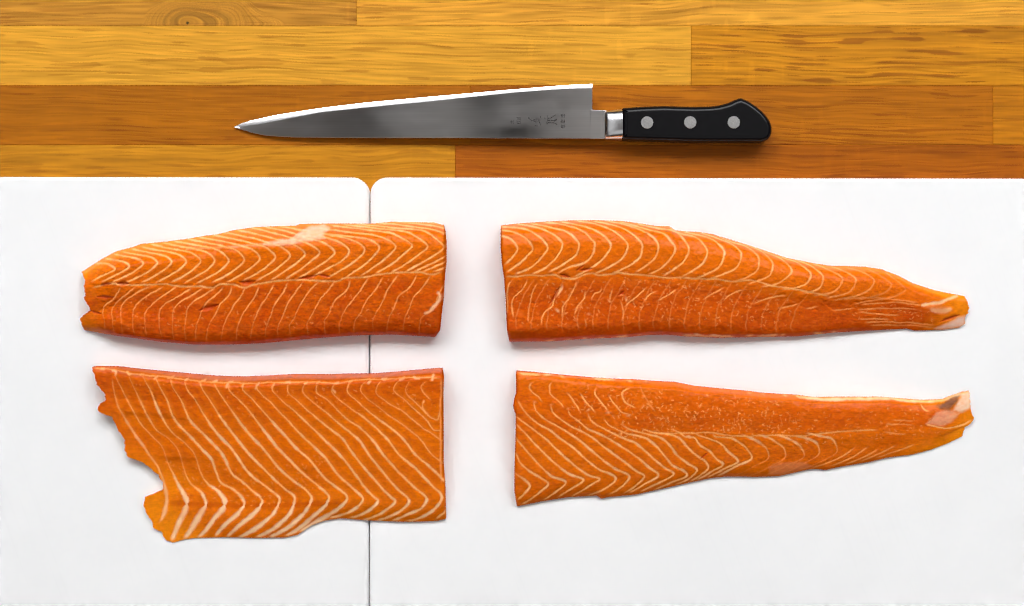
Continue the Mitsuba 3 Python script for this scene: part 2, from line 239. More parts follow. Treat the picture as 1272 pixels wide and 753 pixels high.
#ENDSHARED#
# outlines and fat lines in tenths of a millimetre, seen in plan, origin below the camera
DATA = {}
DATA['A'] = {'outline':{'T':[(-3191,232),(-3130,273),(-3040,330),(-2941,383),(-2813,417),(-2753,439),(-2588,454),(-2435,473),(-2276,499),(-2179,511),(-2080,537),(-1913,563),(-1736,570),(-1605,572),(-1575,585),(-1408,589),(-1228,589),(-1049,588),(-882,602),(-733,599),(-578,597),(-509,577)],'R':[(-578,-252),(-541,-202),(-528,-74),(-515,38),(-508,150),(-505,227),(-495,301),(-495,448),(-500,528),(-509,577)],'B':[(-3174,-201),(-3015,-230),(-2826,-256),(-2579,-289),(-2352,-307),(-2173,-308),(-2000,-304),(-1840,-296),(-1571,-271),(-1404,-256),(-1256,-245),(-1113,-237),(-881,-233),(-619,-247),(-578,-252)],'L':[(-3174,-201),(-3188,-158),(-3201,-117),(-3172,-92),(-3120,-56),(-3120,-27),(-3130,-8),(-3150,44),(-3147,98),(-3144,164),(-3163,199),(-3191,232)]},
 'lines':[([(-3097,296),(-3034,294),(-2981,287),(-2935,272),(-2902,250),(-2947,224),(-3013,198),(-3090,157)],0.62,0.85,0.8,0 ),
  ([(-3029,332),(-2950,321),(-2881,310),(-2830,295),(-2797,269),(-2840,234),(-2915,197),(-3014,154)],0.62,0.85,0.8,0 ),
  ([(-2965,368),(-2870,347),(-2790,334),(-2727,318),(-2693,288),(-2740,244),(-2824,197),(-2936,150)],0.62,0.85,0.8,0 ),
  ([(-2892,386),(-2787,361),(-2692,346),(-2627,328),(-2588,293),(-2632,248),(-2715,199),(-2823,150)],0.62,0.85,0.8,0 ),
  ([(-2823,404),(-2702,376),(-2597,359),(-2525,337),(-2482,298),(-2524,253),(-2605,201),(-2714,150)],0.62,0.85,0.8,0 ),
  ([(-2752,423),(-2623,391),(-2502,371),(-2423,346),(-2376,303),(-2415,257),(-2495,204),(-2605,150)],0.62,0.85,0.8,0 ),
  ([(-2688,442),(-2543,406),(-2407,383),(-2321,356),(-2270,308),(-2306,261),(-2385,206),(-2495,150)],0.62,0.85,0.8,0 ),
  ([(-2603,453),(-2444,418),(-2309,395),(-2216,362),(-2166,308),(-2209,255),(-2291,201),(-2399,147)],0.62,0.85,0.8,0 ),
  ([(-2516,463),(-2344,429),(-2213,406),(-2111,369),(-2062,308),(-2111,249),(-2196,197),(-2304,144)],0.62,0.85,0.8,0 ),
  ([(-2422,477),(-2244,443),(-2104,415),(-1997,378),(-1948,316),(-1999,257),(-2085,202),(-2193,148)],0.62,0.85,0.8,0 ),
  ([(-2328,491),(-2143,456),(-1994,424),(-1884,386),(-1834,325),(-1887,265),(-1974,208),(-2083,152)],0.62,0.85,0.8,0 ),
  ([(-2234,505),(-2040,469),(-1887,434),(-1773,395),(-1721,334),(-1775,272),(-1864,214),(-1972,156)],0.62,0.85,0.8,0 ),
  ([(-2137,523),(-1946,485),(-1785,444),(-1669,404),(-1613,345),(-1667,286),(-1762,220),(-1866,161)],0.62,0.85,0.8,0 ),
  ([(-2042,542),(-1852,500),(-1684,455),(-1566,412),(-1506,355),(-1559,300),(-1661,226),(-1760,167)],0.62,0.85,0.8,0 ),
  ([(-1946,561),(-1762,517),(-1583,466),(-1463,421),(-1398,366),(-1452,313),(-1559,232),(-1654,173)],0.62,0.85,0.8,0 ),
  ([(-1841,567),(-1652,525),(-1477,473),(-1351,429),(-1291,370),(-1338,316),(-1451,242),(-1561,179)],0.62,0.85,0.8,0 ),
  ([(-1736,573),(-1542,532),(-1372,481),(-1240,436),(-1183,374),(-1224,319),(-1342,252),(-1467,185)],0.62,0.85,0.8,0 ),
  ([(-1638,555),(-1443,517),(-1245,479),(-1123,442),(-1073,388),(-1115,328),(-1225,253),(-1341,185)],0.62,0.85,0.8,0 ),
  ([(-1537,535),(-1346,502),(-1119,477),(-1006,448),(-962,401),(-1007,337),(-1108,255),(-1215,185)],0.62,0.85,0.8,0 ),
  ([(-1437,554),(-1207,520),(-1009,495),(-895,455),(-845,408),(-893,350),(-996,267),(-1106,199)],0.62,0.85,0.8,0 ),
  ([(-1337,574),(-1068,537),(-898,514),(-784,462),(-727,415),(-778,363),(-885,278),(-997,214)],0.62,0.85,0.8,0 ),
  ([(-1254,582),(-964,544),(-781,522),(-664,461),(-612,412),(-676,353),(-779,281),(-888,220)],0.62,0.85,0.8,0 ),
  ([(-1169,590),(-861,551),(-665,532),(-544,459),(-497,409),(-574,342),(-674,284),(-780,226)],0.62,0.85,0.8,0 ),
  ([(-1019,596),(-744,563),(-541,526),(-430,456),(-389,408),(-465,348),(-586,288),(-718,226)],0.62,0.85,0.8,0 ),
  ([(-870,602),(-628,575),(-418,521),(-316,453),(-281,406),(-357,354),(-498,293),(-657,226)],0.62,0.85,0.8,0 ),
  ([(-751,603),(-512,582),(-300,521),(-205,453),(-170,406),(-249,354),(-413,282),(-577,229)],0.62,0.85,0.8,0 ),
  ([(-631,605),(-393,587),(-183,521),(-94,453),(-58,406),(-140,354),(-328,272),(-498,231)],0.62,0.85,0.8,0 ),
  ([(-2863,121),(-2932,27),(-3000,-27),(-3020,-80),(-2999,-139),(-3010,-218)],0.52,0.62,1.6,(1,1,0.9,0.7,0.42,0.5) ),
  ([(-2757,121),(-2838,50),(-2912,0),(-2945,-65),(-2934,-133),(-2936,-226)],0.52,0.62,1.6,(1,1,0.9,0.7,0.42,0.5) ),
  ([(-2651,121),(-2748,74),(-2828,27),(-2873,-50),(-2873,-127),(-2869,-235)],0.52,0.62,1.6,(1,1,0.9,0.7,0.42,0.5) ),
  ([(-2550,121),(-2651,65),(-2737,6),(-2784,-65),(-2785,-148),(-2780,-247)],0.52,0.62,1.6,(1,1,0.9,0.7,0.42,0.5) ),
  ([(-2448,121),(-2553,56),(-2646,-15),(-2695,-80),(-2696,-168),(-2689,-258)],0.52,0.62,1.6,(1,1,0.9,0.7,0.42,0.5) ),
  ([(-2342,109),(-2458,38),(-2544,-9),(-2593,-86),(-2588,-157),(-2570,-270)],0.52,0.62,1.6,(1,1,0.9,0.7,0.42,0.5) ),
  ([(-2252,112),(-2353,50),(-2439,0),(-2489,-71),(-2493,-157),(-2486,-282)],0.52,0.62,1.6,(1,1,0.9,0.7,0.42,0.5) ),
  ([(-2163,115),(-2248,62),(-2334,9),(-2384,-56),(-2397,-156),(-2401,-294)],0.52,0.62,1.6,(1,1,0.9,0.7,0.42,0.5) ),
  ([(-2104,120),(-2156,65),(-2233,0),(-2279,-74),(-2314,-171),(-2325,-291)],0.52,0.62,1.6,(1,1,0.9,0.7,0.42,0.5) ),
  ([(-2044,126),(-2064,68),(-2131,-9),(-2175,-91),(-2231,-186),(-2249,-288)],0.52,0.62,1.6,(1,1,0.9,0.7,0.42,0.5) ),
  ([(-1944,123),(-1975,53),(-2040,-26),(-2083,-109),(-2125,-198),(-2139,-288)],0.52,0.62,1.6,(1,1,0.9,0.7,0.42,0.5) ),
  ([(-1844,120),(-1887,38),(-1948,-44),(-1992,-127),(-2019,-210),(-2030,-288)],0.52,0.62,1.6,(1,1,0.9,0.7,0.42,0.5) ),
  ([(-1737,138),(-1780,56),(-1838,-21),(-1879,-109),(-1908,-189),(-1922,-279)],0.52,0.62,1.6,(1,1,0.9,0.7,0.42,0.5) ),
  ([(-1631,156),(-1674,73),(-1729,3),(-1766,-91),(-1798,-168),(-1815,-270)],0.52,0.62,1.6,(1,1,0.9,0.7,0.42,0.5) ),
  ([(-1520,156),(-1577,79),(-1635,0),(-1678,-94),(-1713,-177),(-1720,-264)],0.52,0.62,1.6,(1,1,0.9,0.7,0.42,0.5) ),
  ([(-1409,156),(-1480,85),(-1541,-3),(-1590,-97),(-1629,-186),(-1627,-258)],0.52,0.62,1.6,(1,1,0.9,0.7,0.42,0.5) ),
  ([(-1291,161),(-1348,85),(-1414,9),(-1463,-82),(-1501,-165),(-1499,-249)],0.52,0.62,1.6,(1,1,0.9,0.7,0.42,0.5) ),
  ([(-1174,167),(-1216,85),(-1288,21),(-1337,-68),(-1374,-144),(-1371,-240)],0.52,0.62,1.6,(1,1,0.9,0.7,0.42,0.5) ),
  ([(-1050,185),(-1110,91),(-1194,-15),(-1243,-91),(-1269,-168),(-1271,-235)],0.52,0.62,1.6,(1,1,0.9,0.7,0.42,0.5) ),
  ([(-939,191),(-993,103),(-1059,21),(-1107,-68),(-1150,-133),(-1164,-229)],0.52,0.62,1.6,(1,1,0.9,0.7,0.42,0.5) ),
  ([(-827,208),(-905,103),(-941,15),(-1001,-80),(-1020,-133),(-1022,-223)],0.52,0.62,1.6,(1,1,0.9,0.7,0.42,0.5) ),
  ([(-692,208),(-740,120),(-829,44),(-865,-44),(-908,-127),(-921,-223)],0.52,0.62,1.6,(1,1,0.9,0.7,0.42,0.5) ),
  ([(-592,202),(-670,97),(-723,38),(-753,-44),(-784,-115),(-803,-229)],0.52,0.62,1.6,(1,1,0.9,0.7,0.42,0.5) ),
  ([(-487,167),(-529,68),(-577,-32),(-624,-74),(-672,-127),(-684,-241)],0.52,0.62,1.6,(1,1,0.9,0.7,0.42,0.5) ),
  ([(-3085,110),(-3021,127),(-2924,144),(-2862,135),(-2715,133),(-2549,138),(-2400,122),(-2299,122),(-2193,111),(-2121,138),(-2038,138),(-1956,111),(-1873,138),(-1784,151),(-1696,163),(-1549,167),(-1356,159),(-1274,161),(-1200,185),(-1091,187),(-979,208),(-792,224),(-674,224),(-598,208),(-507,234)],0.6,0.8,1.2,0 ),
  ([(-2385,396),(-2212,403),(-2029,411),(-1810,428)],0.84,0.5,1,0 ),
  ([(-535,73),(-529,38),(-559,-9),(-595,-56),(-636,-80)],1.08,0.6,1.5,0)],'patch':[([(-1810,430),(-1717,457),(-1608,476),(-1557,522),(-1481,571),(-1387,580),(-1332,553),(-1370,509),(-1359,472),(-1470,454),(-1580,430),(-1680,418),(-1809,422)],0.85,'membrane')],'slit':[([(-2886,143),(-2803,142)],1.32,1.6 ),
  ([(-2288,-53),(-2204,-27),(-2149,-12)],1.44,2.0 ),
  ([(-1990,153),(-1925,150),(-1872,161)],1.2,1.6 ),
  ([(-1549,179),(-1478,188),(-1419,202)],0.96,1.5 ),
  ([(-3057,47),(-2931,41)],0.96,1.0 ),
  ([(-3021,130),(-2937,144)],0.96,1.0 ),
  ([(-3115,-56),(-3033,-80)],0.72,0.8 ),
  ([(-1413,208),(-1326,191)],0.72,1.0)],'speck':[(90,(0.1,0.98),(0.08,0.5),0.3)],'part_labels':{'membrane':'pale pinkish membrane patch on the back'}}
DATA['B'] = {'outline':{'T':[(-77,575),(24,587),(226,602),(445,613),(632,614),(829,607),(964,588),(1077,570),(1167,570),(1211,539),(1295,531),(1379,528),(1492,510),(1606,475),(1726,439),(1846,400),(2036,336),(2239,296),(2367,276),(2475,274),(2626,269),(2746,251),(2876,202),(2981,147),(3134,97),(3246,72),(3300,63),(3360,51)],'R':[(3332,-183),(3368,-153),(3372,-99),(3400,-39),(3389,6),(3360,51)],'B':[(-14,-286),(292,-283),(558,-264),(850,-253),(1002,-237),(1151,-234),(1300,-248),(1528,-257),(1792,-253),(2126,-246),(2391,-219),(2627,-205),(2939,-190),(2999,-204),(3204,-198),(3332,-183)],'L':[(-14,-286),(-30,-202),(-36,-83),(-41,29),(-51,185),(-66,284),(-74,390),(-76,478),(-77,575)]},
 'lines':[([(-106,487),(-70,485),(-29,474),(16,441),(40,395),(0,331),(-59,279)],0.64,0.85,0.8,(1,1,1,1.1,1,1,1) ),
  ([(-106,536),(-71,533),(29,512),(97,474),(135,433),(152,393),(111,345),(53,286),(-43,226)],0.64,0.85,0.8,(1,1,1,1.1,1,1,1) ),
  ([(-107,564),(-71,562),(98,539),(170,504),(223,460),(260,400),(216,334),(141,263),(23,212)],0.64,0.85,0.8,(1,1,1,1.1,1,1,1) ),
  ([(24,582),(200,546),(282,512),(340,470),(367,425),(334,345),(238,255),(141,209)],0.64,0.85,0.8,(1,1,1,1.1,1,1,1) ),
  ([(128,589),(328,542),(399,520),(452,478),(487,425),(475,363),(399,300),(268,226)],0.64,0.85,0.8,(1,1,1,1.1,1,1,1) ),
  ([(232,593),(462,551),(528,516),(571,471),(604,431),(593,367),(528,293),(435,267),(335,220)],0.64,0.85,0.8,(1,1,1,1.1,1,1,1) ),
  ([(345,601),(536,558),(617,527),(675,486),(722,419),(690,352),(587,264),(447,191)],0.64,0.85,0.8,(1,1,1,1.1,1,1,1) ),
  ([(470,607),(644,570),(730,533),(793,485),(845,414),(822,349),(728,273),(600,215)],0.64,0.85,0.8,(1,1,1,1.1,1,1,1) ),
  ([(588,603),(768,564),(847,527),(905,479),(951,420),(939,343),(887,293),(799,244),(718,209)],0.64,0.85,0.8,(1,1,1,1.1,1,1,1) ),
  ([(691,607),(915,548),(989,509),(1046,467),(1068,408),(1051,343),(979,273),(900,224)],0.64,0.75,0.8,(1,1,1,1.1,1,1,1) ),
  ([(789,606),(992,540),(1102,510),(1163,449),(1192,396),(1163,332),(1082,250),(995,209)],0.64,0.75,0.8,(1,1,1,1.1,1,1,1) ),
  ([(917,593),(1071,551),(1204,525),(1249,473),(1292,396),(1251,302),(1187,250),(1101,197)],0.64,0.75,0.8,(1,1,1,1.1,1,1,1) ),
  ([(1158,567),(1257,507),(1341,485),(1389,443),(1425,379),(1401,303),(1328,242),(1236,191)],0.64,0.75,0.8,(1,1,1,1.1,1,1,1) ),
  ([(1263,530),(1368,501),(1454,474),(1525,421),(1554,374),(1529,285),(1453,226),(1336,182)],0.64,0.75,0.8,(1,1,1,1.1,1,1,1) ),
  ([(1385,525),(1482,487),(1594,446),(1649,407),(1680,362),(1647,265),(1545,212),(1431,174)],0.57,0.75,0.8,(1,1,1,1.1,1,1,1) ),
  ([(1532,492),(1627,448),(1711,425),(1766,388),(1808,327),(1802,256),(1738,197),(1626,162)],0.57,0.62,0.8,(1,1,1,1.1,1,1,1) ),
  ([(1710,438),(1782,414),(1834,390),(1874,347),(1912,286),(1895,211),(1814,168),(1722,142)],0.57,0.62,0.8,(1,1,1,1.1,1,1,1) ),
  ([(1840,393),(1915,360),(1980,330),(2019,293),(2052,239),(2009,183),(1935,139),(1829,121)],0.57,0.62,0.8,(1,1,1,1.1,1,1,1) ),
  ([(1967,349),(2022,331),(2079,313),(2140,273),(2192,210),(2161,145),(2073,109),(1972,100)],0.57,0.62,0.8,(1,1,1,1.1,1,1,1) ),
  ([(2084,325),(2141,307),(2196,283),(2242,243),(2286,186),(2265,123),(2204,86),(2134,71)],0.57,0.62,0.8,(1,1,1,1.1,1,1,1) ),
  ([(2215,289),(2271,277),(2320,252),(2375,222),(2428,174),(2392,109),(2327,71),(2212,56)],0.57,0.42,0.8,(1,1,1,1.1,1,1,1) ),
  ([(2352,272),(2396,259),(2439,240),(2482,213),(2529,169),(2489,92),(2430,62),(2308,41)],0.57,0.42,0.8,(1,1,1,1.1,1,1,1) ),
  ([(2470,266),(2514,253),(2565,235),(2616,211),(2666,163),(2629,98),(2540,56),(2421,33)],0.57,0.42,0.8,(1,1,1,1.1,1,1,1) ),
  ([(2620,260),(2661,235),(2705,211),(2749,181),(2796,134),(2752,80),(2662,50),(2542,27)],0.57,0.25,0.8,(1,1,1,1.1,1,1,1) ),
  ([(2759,236),(2798,199),(2839,170),(2871,140),(2906,98),(2863,68),(2785,39),(2665,21)],0.57,0.25,0.8,(1,1,1,1.1,1,1,1) ),
  ([(-53,191),(23,194),(112,205),(229,200),(317,207),(359,185),(447,179),(523,203),(582,218),(641,203),(730,209),(776,222),(877,209),(995,203),(1142,185),(1230,185),(1348,180),(1496,174),(1644,156),(1733,168),(1912,127),(2091,97),(2331,50)],0.57,0.75,1.2,0 ),
  ([(0,170),(-24,126),(-35,62),(-35,-80)],0.48,0.6,1.5,0 ),
  ([(112,170),(59,81),(9,29),(0,-15),(12,-109)],0.48,0.65,1.5,0 ),
  ([(186,141),(141,59),(127,-30),(118,-139)],0.48,0.5,1.5,0 ),
  ([(365,121),(313,38),(299,-15),(230,-83),(212,-156)],0.48,0.85,1.5,0 ),
  ([(477,162),(419,38),(372,-38),(366,-121)],0.48,0.6,1.5,0 ),
  ([(536,88),(531,44),(484,-15),(460,-92)],0.48,0.65,1.5,0 ),
  ([(537,-103),(544,-180)],0.48,0.5,1.5,0 ),
  ([(654,121),(648,85),(601,68),(584,15)],0.48,0.6,1.5,0 ),
  ([(743,109),(720,50),(714,3)],0.48,0.5,1.5,0 ),
  ([(791,27),(815,-44),(804,-139)],0.48,0.45,1.5,0 ),
  ([(991,111),(914,51),(872,15),(827,-30)],0.48,0.7,1.5,0 ),
  ([(1065,88),(997,51),(974,9)],0.48,0.7,1.5,0 ),
  ([(1213,103),(1125,51),(1057,15)],0.48,0.6,1.5,0 ),
  ([(832,62),(785,56)],0.48,0.6,1.5,0 ),
  ([(1556,115),(1481,74),(1399,22)],0.48,0.6,1.5,0 ),
  ([(1706,94),(1588,51),(1551,15)],0.48,0.6,1.5,0 ),
  ([(2014,56),(1843,22),(1770,-9)],0.48,0.55,1.5,0 ),
  ([(2116,-1),(2057,-21),(1956,-41)],0.48,0.5,1.5,0 ),
  ([(2254,-27),(2159,-44)],0.48,0.45,1.5,0 ),
  ([(2596,39),(2357,21)],0.48,0.4,1.5,0 ),
  ([(2530,-39),(2369,-56)],0.48,0.4,1.5,0 ),
  ([(2755,39),(2516,-9)],0.48,0.4,1.5,0 ),
  ([(2998,3),(2755,33),(2559,44)],0.48,0.35,1.5,0 ),
  ([(3028,-21),(2818,3),(2577,-15)],0.48,0.4,1.5,0 ),
  ([(3000,-51),(2791,-39),(2555,-51)],0.48,0.4,1.5,0 ),
  ([(2874,-92),(2556,-68)],0.48,0.45,1.5,0 ),
  ([(2804,-122),(2559,-116)],0.48,0.55,1.5,0 ),
  ([(3133,-164),(2952,-146),(2616,-140)],0.48,0.5,1.5,0 ),
  ([(3136,-180),(2833,-164),(2649,-164)],0.48,0.4,1.5,0 ),
  ([(3034,-15),(3094,-6),(3156,3),(3233,27),(3304,51)],0.96,0.9,1.0,0 ),
  ([(3107,-51),(3183,-57),(3246,-45)],1.32,0.45,1.5,0 ),
  ([(319,-44),(336,-56),(348,-80)],0.78,0.95,2.0,0 ),
  ([(449,-49),(484,-46)],0.78,0.95,2.0,0 ),
  ([(549,-27),(567,-35)],0.78,0.95,2.0,0 ),
  ([(696,21),(726,0)],0.78,0.95,2.0,0 ),
  ([(832,44),(841,9)],0.78,0.95,2.0,0 ),
  ([(555,-80),(573,-83)],0.78,0.95,2.0,0 ),
  ([(365,132),(353,91),(324,44)],0.78,0.95,2.0,0 ),
  ([(238,-279),(321,-277)],0.78,0.95,2.0,0 ),
  ([(393,-271),(452,-268)],0.78,0.95,2.0,0 ),
  ([(513,-265),(560,-261)],0.78,0.95,2.0,0 ),
  ([(631,-258),(692,-257)],0.78,0.95,2.0,0 ),
  ([(763,-253),(858,-249)],0.78,0.95,2.0,0 ),
  ([(918,-245),(960,-240)],0.78,0.95,2.0,0 ),
  ([(1259,-242),(1387,-239)],0.78,0.95,2.0,0 ),
  ([(1333,-235),(1526,-249)],0.78,0.95,2.0,0 ),
  ([(1453,-238),(1647,-251)],0.78,0.95,2.0,0 ),
  ([(1724,-246),(1796,-245)],0.78,0.95,2.0,0 ),
  ([(1814,-245),(1968,-234)],0.78,0.95,2.0,0 ),
  ([(1981,-239),(2030,-239)],0.78,0.95,2.0,0 ),
  ([(2233,-226),(2320,-224)],0.78,0.95,2.0,0 ),
  ([(2366,-215),(2413,-212)],0.78,0.95,2.0,0 ),
  ([(165,179),(118,104),(71,23),(41,-71),(30,-146),(41,-205)],0.42,0.22,2.2,0 ),
  ([(276,179),(230,104),(183,23),(153,-71),(142,-146),(154,-205)],0.42,0.22,2.2,0 ),
  ([(388,179),(342,104),(295,23),(266,-71),(254,-146),(266,-205)],0.42,0.22,2.2,0 ),
  ([(500,179),(454,104),(407,23),(378,-71),(366,-146),(378,-205)],0.42,0.22,2.2,0 ),
  ([(612,180),(566,104),(519,23),(490,-71),(478,-146),(491,-205)],0.42,0.22,2.2,0 ),
  ([(724,180),(678,104),(631,23),(602,-71),(591,-147),(604,-205)],0.42,0.22,2.2,0 ),
  ([(836,180),(790,104),(743,23),(715,-71),(703,-147),(717,-205)],0.42,0.22,2.2,0 ),
  ([(948,180),(902,104),(856,23),(827,-71),(816,-147),(830,-206)],0.42,0.22,2.2,0 ),
  ([(1060,180),(1014,104),(968,23),(939,-71),(929,-147),(944,-206)],0.42,0.22,2.2,0 ),
  ([(1172,180),(1126,104),(1080,23),(1052,-71),(1041,-147),(1057,-206)],0.42,0.22,2.2,0 ),
  ([(1283,180),(1238,104),(1192,23),(1164,-71),(1154,-147),(1170,-206)],0.42,0.22,2.2,0 ),
  ([(1395,180),(1350,104),(1304,23),(1276,-71),(1266,-147),(1282,-206)],0.42,0.22,2.2,0 ),
  ([(1507,178),(1463,103),(1417,22),(1389,-71),(1379,-147),(1395,-206)],0.42,0.22,2.2,0 ),
  ([(1620,162),(1576,90),(1530,11),(1502,-79),(1492,-152),(1508,-209)],0.42,0.22,2.2,0 ),
  ([(1733,147),(1689,77),(1644,1),(1616,-86),(1606,-157),(1622,-212)],0.42,0.22,2.2,0 ),
  ([(1847,131),(1803,64),(1758,-10),(1730,-93),(1720,-162),(1736,-215)],0.42,0.22,2.2,0 ),
  ([(1960,116),(1916,50),(1872,-20),(1844,-101),(1834,-167),(1851,-218)],0.42,0.22,2.2,0 ),
  ([(2073,100),(2030,37),(1986,-31),(1958,-108),(1949,-172),(1966,-221)],0.42,0.22,2.2,0 ),
  ([(2186,84),(2143,24),(2100,-41),(2073,-116),(2063,-176),(2080,-224)],0.42,0.22,2.2,0)],'patch':[([(3138,-192),(3195,-165),(3266,-135),(3313,-105),(3373,-93),(3371,-153),(3332,-183),(3230,-195)],0.9,'skin_fold' ),
  ([(3058,-27),(3150,-15),(3245,-27),(3235,-81),(3122,-80)],0.2,'')],'slit':[([(347,115),(312,50),(283,3)],0.96,1.2 ),
  ([(353,209),(423,191)],0.96,1.4 ),
  ([(494,238),(582,250)],0.84,1.0 ),
  ([(820,86),(790,62)],0.9,1.0 ),
  ([(523,273),(470,238)],0.6,0.8 ),
  ([(3179,-137),(3239,-117),(3324,-87)],0.84,1.5)],'speck':[(240,(0.02,0.62),(0.12,0.52),0.36),(90,(0.25,0.5),(0.25,0.6),0.45),(50,(0.75,0.93),(0.15,0.5),0.35)],'part_labels':{'skin_fold':'pale pinkish skin fold at the tail tip'}}
